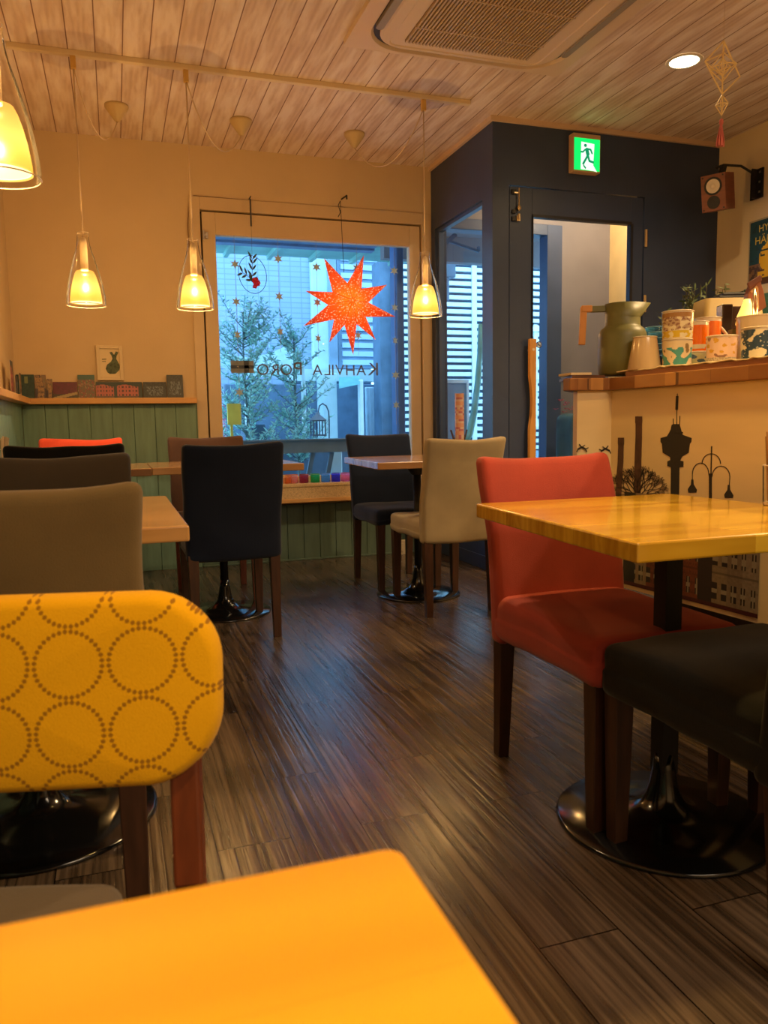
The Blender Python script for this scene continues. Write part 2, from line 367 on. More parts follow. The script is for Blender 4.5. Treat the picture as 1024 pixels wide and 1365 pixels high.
for (u0, u1, v0, v1, k) in ((0, 1, 0, 1, 0), (0, 1, .36, .62, 1), (.58, .78, 0, 1, 1)):
    box(bm, a0.x+u0*w_, a0.x+u1*w_, fl-.002-.004*k, fl-.0004, a0.z+v0*h_, a0.z+v1*h_, k)
link('window_flag', bm, [mat('flag_grey', (.20, .24, .30), .7), mat('flag_cross', (.05, .07, .12), .7)], win)

# wainscot boards, baseboards, ledges
def boards(bm, x0, x1, w, z0, z1, y, th, axis='x'):
    x = x0
    while x < x1-1e-4:
        e = min(x+w, x1)
        if axis == 'x': box(bm, x+.0015, e-.0015, y-th, y, z0, z1)
        else: box(bm, y, y+th, x+.0015, e-.0015, z0, z1)
        x = e
    if axis == 'x': box(bm, x0, x1, y-th*.5, y, z0, z1)
    else: box(bm, y, y+th*.5, x0, x1, z0, z1)
bm = B(); boards(bm, XL+.03, ox0, .134, .0, 1.114, YB, .03); struct(link('trim_1', bm, M_GREEN, bevel=.002))
bm = B(); boards(bm, -2.6, YB-.03, .134, .0, 1.114, XL, .03, 'y'); struct(link('trim_2', bm, M_GREEN, bevel=.002))
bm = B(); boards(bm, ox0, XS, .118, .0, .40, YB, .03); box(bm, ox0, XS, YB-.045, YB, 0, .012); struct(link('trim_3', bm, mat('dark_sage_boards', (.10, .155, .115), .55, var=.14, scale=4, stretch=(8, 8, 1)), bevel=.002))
bm = B(); box(bm, XL, ox0-.005, YB-.09, YB, 1.114, 1.152); box(bm, XL, XL+.09, -2.6, YB-.09, 1.114, 1.152)
struct(link('trim_4', bm, M_SHELF, bevel=.004))
# low window sill shelf with a deep front board
bm = B(); box(bm, ox0, XS, 5.33, YB, .535, .555); box(bm, ox0, XS, 5.335, 5.36, .452, .535)
sill = struct(link('trim_5', bm, mat('speckled_cork_board', (.58, .40, .20), .8, var=.25, scale=160)))
bm = B(); box(bm, ox0, XS, 5.325, YB, .425, .452); link('sill_lip', bm, M_SHELF, sill, bevel=.002)

# ---------------- navy entrance block: side wall with sidelight, door wall with door
bm = B(); T = .09
box(bm, XS, XS+T, 5.42, YB, 0, HH); box(bm, XS, XS+T, YD, 4.645, 0, HH)
box(bm, XS, XS+T, 4.645, 5.42, 2.345, HH); box(bm, XS, XS+T, 4.645, 5.42, 0, .30)
struct(link('wall_entrance_side', bm, M_NAVY))
bm = B()
for a in ((4.645, 4.668, .30, 2.345), (5.395, 5.42, .30, 2.345)): box(bm, XS+.02, XS+.06, *a)
box(bm, XS+.02, XS+.06, 4.668, 5.395, 2.322, 2.345); box(bm, XS+.02, XS+.06, 4.668, 5.395, .30, .33)
w2 = struct(link('window_2', bm, M_NAVY2, bevel=.002))
bm = B(); box(bm, XS+.035, XS+.041, 4.66, 5.40, .32, 2.33); link('window_pane', bm, M_GLASS, w2)
DX0, DX1, DZ = 2.362, 3.352, 2.402
bm = B(); box(bm, XS+T, DX0, YD, YD+T, 0, HH); box(bm, DX1, XR, YD, YD+T, 0, HH); box(bm, DX0, DX1, YD, YD+T, DZ, HH)
struct(link('wall_entrance_front', bm, M_NAVY))
bm = B(); a = (2.525, 3.250, .25, 2.225)
dx0, dx1, dz1 = DX0+.006, DX1-.006, DZ-.006
for q in ((dx0, a[0], 0.005, dz1), (a[1], dx1, .005, dz1), (a[0], a[1], a[3], dz1), (a[0], a[1], .005, a[2])): box(bm, q[0], q[1], YD+.004, YD+.044, q[2], q[3])
door = struct(link('door_1', bm, M_NAVY, bevel=.002))
bm = B(); e = .028
for q in ((a[0]-.001, a[0]+.004, a[2], a[3]), (a[1]-.008, a[1]+.012, a[2], a[3]), (a[0], a[1], a[3]-.006, a[3]+.012)): box(bm, q[0], q[1], YD-.008, YD+.03, q[2], q[3])
link('door_bead', bm, mat('navy_bead', (.010, .012, .02), .4), door)
bm = B(); box(bm, a[0]-.01, a[1]+.01, YD+.02, YD+.026, a[2]-.01, a[3]+.01); link('door_pane', bm, M_GLASS, door)
bm = B()
# carved wooden pull with a waist
hx = 2.506; hz0, hz1 = .62, 1.472; prof = []
for i in range(31):
    z = hz0+(hz1-hz0)*i/30; k = 0
    if .92 < z < 1.24: k = .016*sin(pi*(z-.92)/.32)
    prof.append((z, hx-.022+k, hx+.022))
vs = [[bm.verts.new((x, y, z)) for (x, y) in ((l, YD-.055), (r, YD-.055), (r, YD-.022), (l, YD-.022))] for z, l, r in prof]
for a_, b_ in zip(vs, vs[1:]):
    for k in range(4): bm.faces.new((a_[k], a_[(k+1) % 4], b_[(k+1) % 4], b_[k]))
bm.faces.new(vs[0][::-1]); bm.faces.new(vs[-1])
hd = link('door_handle', bm, mat('oiled_pine', (.62, .30, .07), .45, var=.1, scale=6, stretch=(9, 9, 1)), door, bevel=.004)
bm = B()
for z in (1.40, .75): lathe(bm, [(.011, 0), (.011, .004)], 16, (0, 0, 0))
for v in bm.verts: pass
bm.free(); bm = B()
for z in (1.405, .72):
    rings = []
    for yy in (YD-.057, YD+.004): rings.append([bm.verts.new((hx+.009*cos(t*pi/8), yy, z+.009*sin(t*pi/8))) for t in range(16)])
    for k in range(16): bm.faces.new((rings[0][k], rings[0][(k+1) % 16], rings[1][(k+1) % 16], rings[1][k]))
    bm.faces.new(rings[0]); bm.faces.new(rings[1][::-1])
link('handle_bolt', bm, M_CHROME, door)
for z in (2.14, 1.72):
    bm = B(); lathe(bm, [(.009, -.055), (.010, -.05), (.010, .05), (.009, .055)], 12, (DX1+.008, YD-.010, z)); box(bm, DX1+.002, DX1+.014, YD-.003, YD, z-.05, z+.05); link('door_hinge', bm, M_GOLD, door, smooth=False)
bm = B(); lx = 2.424
lathe(bm, [(.004, 0), (.004, .10)], 8, (lx, YD-.014, 2.285)); lathe(bm, [(.004, 0), (.013, .01), (.013, .02), (.005, .035)], 12, (lx, YD-.014, 2.25))
lathe(bm, [(.008, 0), (.008, .03)], 10, (lx, YD-.014, 2.20)); box(bm, lx-.012, lx+.012, YD-.010, YD+.002, 2.19, 2.22); box(bm, lx-.03, lx+.002, YD-.012, YD+.002, 2.352, 2.36)
link('door_catch', bm, M_GOLD, door)
bm = B(); box(bm, DX0+.02, DX0+.045, YD-.008, YD+.004, 2.19, 2.215); box(bm, DX0+.02, DX0+.045, YD-.008, YD+.004, 2.235, 2.255); box(bm, DX0+.018, DX0+.044, YD-.01, YD+.004, 2.35, 2.375); link('latch_plate', bm, M_BLACKM, door)
# cream trim where the ceiling meets the navy block
bm = B(); box(bm, XS-.02, XR, YD-.02, YD, HH-.028, HH); box(bm, XS-.02, XS, YD, YB, HH-.028, HH); struct(link('trim_6', bm, mat('pale_ceiling_trim', (.66, .50, .36), .5)))
bm = B(); box(bm, XS-.012, XS, YD-.012, YB, 0, .09); box(bm, XS, DX0, YD-.012, YD, 0, .09); box(bm, DX1, XR, YD-.012, YD, 0, .09); struct(link('baseboard_entrance', bm, M_NAVY, bevel=.003))
# vestibule behind the door
VX = 3.77
bm = B(); box(bm, VX, VX+.08, YD+T, YB, 0, HH); struct(link('wall_vestibule_right', bm, mat('vestibule_cream', (.95, .72, .36), .8, var=.05)))
OX0, OX1, OZ = 2.36, 3.20, 2.40
bm = B(); box(bm, OX1+.13, VX, YB, YB+.15, 0, HH); box(bm, XS, OX1+.13, YB, YB+.15, 2.45, HH)
struct(link('wall_vestibule_back', bm, M_GREYW))
bm = B(); box(bm, XS+.05, OX0, YB, YB+.10, 0, 2.45); box(bm, OX1, OX1+.13, YB-.02, YB+.10, 0, 2.45); box(bm, OX0, OX1, YB-.02, YB+.10, 2.37, 2.45)
struct(link('door_2', bm, M_NAVY2, bevel=.004))
lamp('POINT', 'vestibule_lamp', (3.30, 4.85, 2.70), 28, (1, .70, .40), .05)

# ================================================================== OUTSIDE
def bric(name, c, mo, w, h, ms, off=0):
    m = bpy.data.materials.new(name); nt, b = nodes_of(m); N = nt.nodes.new; L = nt.links.new
    tc = N('ShaderNodeTexCoord'); mp = N('ShaderNodeMapping'); mp.inputs['Rotation'].default_value = (-pi/2, 0, 0); L(tc.outputs['Object'], mp.inputs[0])
    br = N('ShaderNodeTexBrick'); br.offset = off; br.inputs['Scale'].default_value = 1; br.inputs['Brick Width'].default_value = w; br.inputs['Row Height'].default_value = h
    br.inputs['Mortar Size'].default_value = ms; br.inputs['Color1'].default_value = (*c, 1); br.inputs['Color2'].default_value = (*[x*.9 for x in c], 1); br.inputs['Mortar'].default_value = (*mo, 1)
    L(mp.outputs[0], br.inputs[0]); L(br.outputs[0], b.inputs['Base Color']); b.inputs['Roughness'].default_value = .6; return m
M_TILE = bric('pale_blue_tiles', (.245, .365, .53), (.165, .255, .39), .15, .07, .006)
M_PALE = mat('pale_outdoor_paint', (.41, .59, .65), .6, var=.06)
M_WBLUE = mat('white_cladding', (.60, .72, .77), .6, var=.05)
M_DBLUE = mat('weathered_blue_grey', (.08, .15, .24), .7, var=.25, scale=5)
M_MBLUE = mat('grey_blue_panel', (.19, .30, .42), .7, var=.2, scale=3)
M_TEAL = mat('teal_canvas', (.20, .52, .55), .7, var=.15)
bm = B(); box(bm, -4, 14, 5.64, 14, -.06, 0); struct(link('ground', bm, mat('grey_paving', (.25, .30, .34), .8, var=.2)))
# tiled building across the yard
tb = thing('tiled_building', 'pale blue tiled building across the yard seen through the window', 'building', (0, 11, 0))
bm = B(); box(bm, -2.5, 3.55, 0, .3, 0, 5.2); link('tiled_wall', bm, M_TILE, tb)
bm = B(); q = atY(425, 400, 11); box(bm, q.x-.13, q.x+.13, -.10, 0, 0, 5.2); link('downpipe', bm, M_PALE, tb, bevel=.02)
bm = B(); q = atY(436, 400, 11); box(bm, q.x-.02, q.x+.1, -.16, 0, 0, 5.2); link('pipe', bm, M_MBLUE, tb)
bm = B(); q0, q1 = atY(449, 430, 11), atY(512, 492, 11)
box(bm, q0.x, q1.x+.05, -.06, 0, q1.z, 4.4); fr = link('shutter', bm, M_MBLUE, tb)
bm = B(); z = q1.z+.05
while z < 4.3: box(bm, q0.x+.05, q1.x-.02, -.09, -.05, z, z+.07); z += .12
link('shutter_slats', bm, mat('pale_slat', (.42, .60, .80), .6), fr)
bm = B(); q = atY(520, 400, 11); box(bm, q.x-.09, q.x+.12, -.2, 0, 1.7, 5.2); link('corner_trim', bm, M_WBLUE, tb)
bm = B(); q = atY(470, 503, 10.8); box(bm, q.x-.9, q.x+1.2, -.35, 0, q.z-.06, q.z+.10); link('ledge', bm, M_PALE, tb)
# louvred building on the right
lb = thing('louvred_building', 'white louvred building beyond the entrance sidelight and outer door', 'building', (5.2, 8.8, 0))
bm = B(); box(bm, -2.2, 4.5, .12, .4, 0, 2.85); link('back_wall', bm, M_DBLUE, lb)
bm = B(); z = .62
while z < 2.9: box(bm, -2.05, 4.4, 0, .05, z, z+.046); z += .082
link('louvres', bm, M_WBLUE, lb)
for x in (-1.05, .45, 2.0):
    bm = B(); box(bm, x-.03, x+.03, -.02, .0, .5, 2.9); link('louvre_post', bm, M_WBLUE, lb)
bm = B(); box(bm, -2.1, 4.5, -.06, .06, 2.9, 3.15); link('louvre_header', bm, M_PALE, lb)
bm = B(); box(bm, -2.1, 4.5, -.02, .08, 0, .6); link('plinth', bm, M_MBLUE, lb)
bm = B(); box(bm, -1.2, 4.5, .3, .6, 3.2, 6.5); link('upper_wall', bm, M_WBLUE, lb)
for k in range(4):
    bm = B(); box(bm, -.9+k*.5, -.62+k*.5, .26, .3, 3.5, 4.9); link('window_pane', bm, M_DBLUE, lb)
# eave over the window, post and beam of the yard roof
bm = B(); box(bm, -1.5, 2.28, 5.66, 6.9, 2.52, 2.60); box(bm, -1.5, 2.28, 6.9, 7.0, 2.50, 2.72)
cp = tag(link('porch_eave', bm, mat('slate_blue_eave', (.14, .22, .38), .6, var=.15)), 'slate blue porch eave above the outside of the window', 'eave')
bm = B(); box(bm, -1.5, 3.4, 7.03, 7.9, 2.62, 2.66); 
for k in range(12): box(bm, -1.45+k*.42, -1.41+k*.42, 7.03, 7.9, 2.58, 2.62)
tag(link('translucent_canopy', bm, mat('green_corrugated_plastic', (.22, .48, .44), .5, var=.2, scale=3)), 'pale green ribbed plastic canopy beyond the porch eave', 'canopy')
q0, q1 = atY(524, 400, 6.1), atY(546, 400, 6.1)
bm = B(); box(bm, q0.x, q0.x+.075, 6.05, 6.17, 0, 2.52); box(bm, q0.x+.005, q0.x+.02, 6.03, 6.05, .3, 2.4)
tag(link('porch_post', bm, mat('cobalt_paint', (.07, .15, .36), .5, var=.1), bevel=.006), 'dark blue porch post at the right side of the window', 'post')
bm = B()
for k in range(9): box(bm, 2.50+k*0, 2.52, 6.6, 6.62, 0, .1) if k == 0 else None
bm.free()
# entrance canopy seen through the sidelight
bm = B(); box(bm, 2.3, 5.2, 5.66, 6.7, 2.62, 2.70); box(bm, 2.3, 5.2, 6.7, 6.8, 2.40, 2.74); box(bm, 2.3, 5.2, 6.05, 6.12, 2.50, 2.62)
tag(link('entrance_canopy', bm, mat('grey_brown_soffit', (.22, .20, .22), .7)), 'grey canopy roof over the outside of the entrance', 'canopy')
sa = atY(600, 322, 6.3); sb = atY(638, 335, 6.3)
bm = B(); bar(bm, sa, sb, .02); bar(bm, sa+Vector((-.05, 0, -.02)), sa+Vector((.05, 0, .06)), .035); bar(bm, sb+Vector((0, 0, -.0)), sb+Vector((.0, 0, .04)), .02)
tag(link('awning_arm', bm, M_DBLUE), 'thin dark folding arm beneath the entrance canopy', 'awning arm')
qa, qb = atY(584, 352, 7.2), atY(600, 372, 7.2)
bm = B(); box(bm, qa.x-.1, qb.x+.02, 7.1, 7.4, qb.z-.0, qa.z); box(bm, qa.x-.1, qb.x-.04, 7.12, 7.3, qb.z-.22, qb.z); tag(link('wall_lamp', bm, M_MBLUE, bevel=.01), 'grey blue box lamp outside at the top left of the sidelight', 'lamp')
# white framed board and curved hose outside the sidelight
q0, q1 = atX(583, 505, 0), None
ya = 6.4; q0 = atY(580, 506, ya); q1 = atY(622, 590, ya)
bm = B(); box(bm, q0.x-.05, q1.x, ya, ya+.03, .0, q0.z-.03); fb = link('menu_board', bm, M_MBLUE); tag(fb, 'white framed grey board standing outside the entrance sidelight', 'board')
bm = B(); box(bm, q0.x-.06, q1.x+.02, ya-.015, ya+.035, q0.z-.03, q0.z); box(bm, q1.x, q1.x+.02, ya-.015, ya+.035, .2, q0.z-.03); box(bm, q0.x-.05, q1.x, ya-.02, ya, .72, .73); link('board_frame', bm, M_WBLUE, fb)
pts = [atY(x, y, 6.0) for x, y in ((641, 432), (640, 470), (637, 510), (632, 550), (626, 578), (616, 596))]
bm = B(); tube(bm, pts, .022, 8, r2=.035); bar(bm, pts[-1], (pts[-1].x, 6.0, 0), .05); tag(link('curved_pipe', bm, M_TEAL, smooth=True), 'pale teal curved pipe rising outside the sidelight', 'pipe')
# things in the yard behind the window
def yard(name, label, cat, y, x0, y0, x1, y1, m, d=.12, ground=True):
    a_, b_ = atY(x0, y0, y), atY(x1, y1, y); bm = B(); box(bm, a_.x, b_.x, y, y+d, 0 if ground else b_.z, a_.z)
    return tag(link(name, bm, m, bevel=.01), label, cat)
yard('yard_pillar', 'broad pale pillar in the yard behind the hanging lantern', 'pillar', 9.2, 430, 497, 452, 640, M_PALE, .3)
yard('yard_wall', 'dark blue grey yard wall with a lattice top behind the shrubs', 'wall', 9.9, 300, 512, 520, 620, M_DBLUE, .1)
yard('white_post', 'narrow white post left of the hanging lantern in the yard', 'post', 9.0, 403, 508, 411, 640, M_WBLUE, .08)
yard('white_post', 'pair of narrow white posts right of the broad pale pillar', 'post', 9.0, 479, 506, 487, 640, M_WBLUE, .08)
yard('white_post', 'slim white post half hidden behind the left shrub', 'post', 9.0, 327, 528, 334, 640, M_WBLUE, .08)
yard('curtained_panel', 'pale blue curtained panel at the right of the yard', 'panel', 9.3, 488, 516, 523, 640, mat('pale_curtain', (.42, .60, .74), .7, var=.2, scale=6, stretch=(6, 1, 1)), .06)
# sagging teal canopy
bm = B(); L0, R0 = atY(286, 500, 8.6), atY(405, 497, 8.6); n = 16; top = []; bot = []
for i in range(n+1):
    t = i/n; x = L0.x+(R0.x-L0.x)*t; sag = .14*(1-(2*t-1)**2)
    top.append((x, 1.70-.0*t)); bot.append((x, 1.62-sag))
for k, (y_, z_) in enumerate(((8.5, 0), (9.6, .25))):
    pass
grid = [[bm.verts.new((x, 8.5+1.0*j/4, zb+.30*j/4)) for (x, zb) in bot] for j in range(5)]
for j in range(4):
    for i in range(n): bm.faces.new((grid[j][i], grid[j][i+1], grid[j+1][i+1], grid[j+1][i]))
bmesh.ops.solidify(bm, geom=bm.faces[:], thickness=.03)
for p_x in (L0.x+.02, R0.x-.04): box(bm, p_x, p_x+.03, 8.52, 8.55, 0, 1.62)
tag(link('sagging_canopy', bm, M_PALE), 'pale sagging canopy between posts behind the shrubs', 'canopy')
bm = B(); q0, q1 = atY(455, 503, 8.8), atY(478, 516, 8.8)
v = [bm.verts.new(p_) for p_ in (atY(452, 503, 9.2), atY(480, 501, 9.2), atY(480, 512, 8.9), atY(452, 518, 8.9))]
bm.faces.new(v); bmesh.ops.solidify(bm, geom=bm.faces[:], thickness=.03); tag(link('small_awning', bm, M_TEAL), 'small turquoise awning right of the pale pillar', 'awning')
yard('planter_box', 'dark square planter box left of the shrub trunks', 'planter', 7.2, 327, 566, 355, 592, M_DBLUE, .3, True)
bm = B(); a_ = atY(303, 538, 6.4); b_ = atY(322, 566, 6.4); box(bm, a_.x, b_.x, 6.4, 6.43, b_.z, a_.z); box(bm, a_.x+.02, a_.x+.04, 6.41, 6.43, 0, b_.z)
tag(link('yellow_sign', bm, mat('yellow_sign_paint', (.85, .72, .12), .6, var=.1)), 'yellow sign board in front of the left shrubs', 'sign')
bm = B(); a_ = atY(297, 540, 7.9); b_ = atY(301, 562, 7.9); box(bm, a_.x, b_.x, 7.9, 7.93, 0, a_.z)
tag(link('pink_sign', bm, mat('pink_sign_paint', (.75, .25, .42), .6)), 'narrow pink sign left of the yellow sign board', 'sign')
# terrace rail and trestle
rl = thing('terrace_rail', 'grey blue terrace rail running across the lower window', 'rail', (0, 6.25, 0))
a_ = atY(378, 588, 6.25); b_ = atY(470, 602, 6.25)
bm = B(); box(bm, -.3, 2.2, 0, .10, b_.z, a_.z); box(bm, -.3, 2.2, -.03, .13, a_.z, a_.z+.012); link('top_beam', bm, mat('rail_slate', (.13, .19, .26), .6, var=.1), rl)
bm = B()
for x0, x1 in ((1.35, 1.52), (1.52, 1.68)): bar(bm, (x0, .05, 0.0), (x1, .05, b_.z), .035)
link('rail_strut', bm, M_DBLUE, rl)
a_ = atY(443, 600, 6.6); yard('yard_panel', 'pale panel under the terrace rail above the blue candle cups', 'panel', 7.0, 441, 601, 457, 640, M_PALE, .05)
yard('dark_bench', 'dark slatted bench in the yard under the terrace rail', 'bench', 7.4, 300, 600, 500, 640, M_DBLUE, .2)
# hanging lantern on a shepherd hook
hk = thing('shepherd_hook', 'thin dark curved hook stand carrying the yard lantern', 'hook', (0, 6.5, 0))
pts = [atY(x, y, 6.5)-Vector((0, 6.5, 0)) for x, y in ((439, 590), (439, 560), (438, 548), (435, 541), (430, 538), (426, 541), (425, 545), (424, 550))]
bm = B(); tube(bm, [(pts[0].x, 0, 0)]+pts, .006, 6); link('rod', bm, M_DBLUE, hk)
ln = thing('hanging_lantern', 'small grey lantern with four panes hanging in the yard', 'lantern', (0, 6.5, 0))
a_ = atY(416, 561, 6.5); b_ = atY(432, 579, 6.5); cxl = (a_.x+b_.x)/2; hw = (b_.x-a_.x)/2
bm = B()
for sx in (-1, 0, 1):
    for sy in (-1, 1): bar(bm, (cxl+sx*hw, sy*hw, b_.z), (cxl+sx*hw, sy*hw, a_.z), .009)
box(bm, cxl-hw-.008, cxl+hw+.008, -hw-.008, hw+.008, b_.z-.012, b_.z); box(bm, cxl-hw-.008, cxl+hw+.008, -hw-.008, hw+.008, a_.z-.004, a_.z+.006)
link('lantern_frame', bm, M_DBLUE, ln)
bm = B(); lathe(bm, [(hw*1.5, 0), (hw*.8, .03), (.02, .045), (.02, .06), (.004, .07)], 4, (cxl, 0, a_.z+.006)); link('lantern_roof', bm, M_MBLUE, ln)
# shrubs: trunk and branches plus many narrow leaves
def shrub(label, base, h, spread, nb, seed, leafcol):
    rnd = random.Random(seed); t = thing('olive_shrub', label, 'shrub', base, 0, None)
    bm = B(); lf = B()
    tube(bm, [(0, 0, 0), (.02, 0, h*.4), (-.01, 0, h*.75), (0, 0, h*.97)], .016, 6, r2=.004)
    for i in range(nb):
        z = h*(.30+.64*rnd.random()); a1 = rnd.random()*2*pi; le = spread*(.45+.6*rnd.random())*(1.12-z/h*.62); rise = le*(.5+rnd.random()*.7)
        p0 = Vector((0, 0, z)); p2 = p0+Vector((cos(a1)*le, sin(a1)*le*.7, rise)); p1 = (p0+p2)/2+Vector((0, 0, -.03))
        tube(bm, [p0, p1, p2], .005, 4, r2=.0015)
        for k in range(46):
            u = .20+.85*k/46; c = p0.lerp(p1, u*2) if u < .5 else p1.lerp(p2, (u-.5)*2)
            d = Vector((rnd.uniform(-1, 1), rnd.uniform(-1, 1), rnd.uniform(-.2, 1))).normalized(); L_ = rnd.uniform(.035, .065)
            s = d.cross(Vector((rnd.uniform(-1, 1), rnd.uniform(-1, 1), rnd.uniform(-1, 1)))).normalized()*.0065
            v = [lf.verts.new(c), lf.verts.new(c+d*L_*.5+s), lf.verts.new(c+d*L_), lf.verts.new(c+d*L_*.5-s)]; lf.faces.new(v)
    link('trunk', bm, mat('grey_bark', (.12, .20, .22), .8), t)
    link('foliage', lf, mat('leaf_'+str(seed), leafcol, .6, var=.3, scale=12), t)
b1 = atY(330, 592, 6.9); b2 = atY(396, 592, 6.9)
shrub('bushy olive shrub outside the left half of the window', (b1.x, 6.9, 0), 1.98, .52, 84, 3, (.34, .70, .66))
shrub('open branched olive shrub just left of the hanging lantern', (b2.x, 6.9, 0), 1.80, .44, 56, 5, (.34, .70, .66))
shrub('low olive shrub at the left edge of the window view', (b1.x-.36, 7.1, 0), 1.55, .30, 30, 9, (.34, .70, .66))
# things beyond the outer door
bm = B(); rows = 5
q = atY(718, 455, 7.6)
bl = thing('lattice_screen', 'white lattice screen seen through the outer doorway', 'screen', (0, 8.4, 0))
bm = B(); x0, x1 = atY(700, 500, 8.4).x, atY(760, 500, 8.4).x
for k in range(8): box(bm, x0+k*.12, x0+k*.12+.05, 0, .02, .9, 2.1)
for k in range(9): box(bm, x0, x1+.3, -.02, 0, .9+k*.14, .9+k*.14+.05)
link('lattice', bm, M_WBLUE, bl)
bm = B()
bm.free()
for x in (x0, x1+.25): bm = B(); box(bm, x, x+.05, .0, .05, 0, .95); link('lattice_post', bm, M_WBLUE, bl)
# no-smoking roundel on the outer door glass
q = atY(718.5, 459.5, 5.47)
bm = B(); rr = .026; mm = lambda u, v, w: Vector((q.x+u, 5.47-w, q.z+v))
poly(bm, disc(0, 0, rr, 24), mm, .001, 0)
n = 24
for i in range(n):
    a0_, a1_ = 2*pi*i/n, 2*pi*(i+1)/n; poly(bm, [(rr*cos(a0_), rr*sin(a0_)), (rr*cos(a1_), rr*sin(a1_)), (rr*.76*cos(a1_), rr*.76*sin(a1_)), (rr*.76*cos(a0_), rr*.76*sin(a0_))], mm, .002, 1)
stroke(bm, [(-.017, .017), (.017, -.017)], .006, mm, .002, 1); stroke(bm, [(-.014, -.003), (.014, -.003)], .006, mm, .0015, 2)
tag(link('no_smoking_sticker', bm, [mat('sticker_white', (.8, .85, .9), .5), mat('sticker_dark', (.10, .09, .2), .5), M_BLACKM]), 'small round no smoking sticker by the outer door', 'sticker')
# planter with pink flowers and teal cloth in the vestibule corner
fp = thing('draped_stand', 'teal cloth draped over a slatted stand inside the vestibule', 'stand', (3.14, 4.90, 0))
def dr(p):
    a_ = noise.noise(Vector((p.x*9, p.y*9, p.z*3)))*.02; return Vector((p.x+a_, p.y+a_, p.z))
bmc = cushion(.26, .30, .42, .06, 8, 3, (0, 0, .80), dr); link('cloth', bmc, mat('teal_cloth', (.06, .13, .14), .8, var=.2), fp, True)
bm = B()
for k in range(8): box(bm, -.16, .22, -.17, -.15, .06+k*.07, .10+k*.07)
for x in (-.16, .19): box(bm, x, x+.03, -.16, .16, 0, .62)
link('slatted_stand', bm, M_MBLUE, fp)
fl_ = thing('flower_bunch', 'bunch of pink flowers lying on the teal cloth stand', 'flowers', (3.12, 4.90, 1.012)); rnd = random.Random(4)
for k in range(22):
    bm = B(); c = Vector((rnd.uniform(-.18, .16), rnd.uniform(-.12, .12), rnd.uniform(.0, .09))); r_ = rnd.uniform(.014, .024)
    for j in range(5):
        a_ = j*2*pi/5; d = Vector((cos(a_), sin(a_), .4))*r_
        bm.faces.new([bm.verts.new(q) for q in (c, c+d+Vector((-d.y, d.x, 0))*.4, c+d*1.3, c+d-Vector((-d.y, d.x, 0))*.4)])
    bmesh.ops.remove_doubles(bm, verts=bm.verts[:], dist=.0001)
    link('flower', bm, mat('pink_petals', (.65, .12, .22), .6), fl_)

# ================================================================== CEILING FITTINGS
# air conditioner cassette
ac = thing('ceiling_air_conditioner', 'white square cassette air conditioner set in the ceiling', 'air conditioner', (1.715, 3.265, HH))
def rrect(w, h, r, n=8, c=(0, 0)):
    P_ = []
    for qx, qy, a0_ in ((1, 1, 0), (-1, 1, 90), (-1, -1, 180), (1, -1, 270)):
        for i in range(n+1):
            a_ = radians(a0_+90*i/n); P_.append((c[0]+qx*(w/2-r)+r*cos(a_), c[1]+qy*(h/2-r)+r*sin(a_)))
    return P_
def loft(bm, loops, mis=None):
    """loops: list of (pts, z); joins successive outlines"""
    rings = [[bm.verts.new((x, y, z)) for x, y in pts] for pts, z in loops]; n = len(rings[0])
    for li, (a_, b_) in enumerate(zip(rings, rings[1:])):
        for k in range(n):
            f = bm.faces.new((a_[k], b_[k], b_[(k+1) % n], a_[(k+1) % n])); f.material_index = (mis[li] if mis else 0)
    return rings
def sq(w, n=8): return rrect(w, w, .012, n)
bm = B(); rg = loft(bm, [(sq(1.17), 0), (sq(1.17), -.028), (rrect(1.02, 1.10, .20), -.034), (rrect(1.0, 1.08, .19), -.018)])
bm.faces.new(rg[-1]); link('outer_panel', bm, mat('air_conditioner_plastic', (.70, .57, .44), .4), ac)
bm = B(); rg = loft(bm, [(rrect(.995, 1.075, .185), -.0175), (rrect(.995, 1.075, .185), -.020)]); bm.faces.new(rg[-1]); link('air_slot', bm, M_BLACKM, ac)
bm = B(); rg = loft(bm, [(rrect(.93, 1.02, .15), -.018), (rrect(.93, 1.02, .15), -.036), (rrect(.90, .99, .14), -.042), (rrect(.80, .96, .05), -.042), (rrect(.79, .95, .045), -.038), (rrect(.66, .86, .012), -.038), (rrect(.66, .86, .012), -.030)]); bm.faces.new(rg[-1])
link('inner_panel', bm, MATS['air_conditioner_plastic'], ac)
bm = B(); box(bm, -.325, .325, -.43, .43, -.0325, -.031); link('grille_gap_shade', bm, mat('recess_shade_brown', (.10, .075, .05), .8), ac)  # dark plate added under the grille so its gaps read as shaded
for k, s in enumerate((-1, 1)):
    bm = B(); rg = loft(bm, [(rrect(.04, .72, .018, c=(s*.478, 0)), -.022), (rrect(.035, .70, .016, c=(s*.482, 0)), -.045)]); bm.faces.new(rg[-1]); bm.faces.new(rg[0][::-1]); link('air_flap', bm, mat('grey_flap', (.30, .27, .24), .4), ac)
bm = B(); n = 38
for i in range(n):
    x = -.32+.64*i/(n-1); box(bm, x-.0045, x+.0045, -.43, .43, -.046, -.032)
for y in (-.28, 0, .28): box(bm, -.33, .33, y-.004, y+.004, -.047, -.034)
link('grille', bm, mat('grille_beige', (.50, .38, .27), .5), ac)
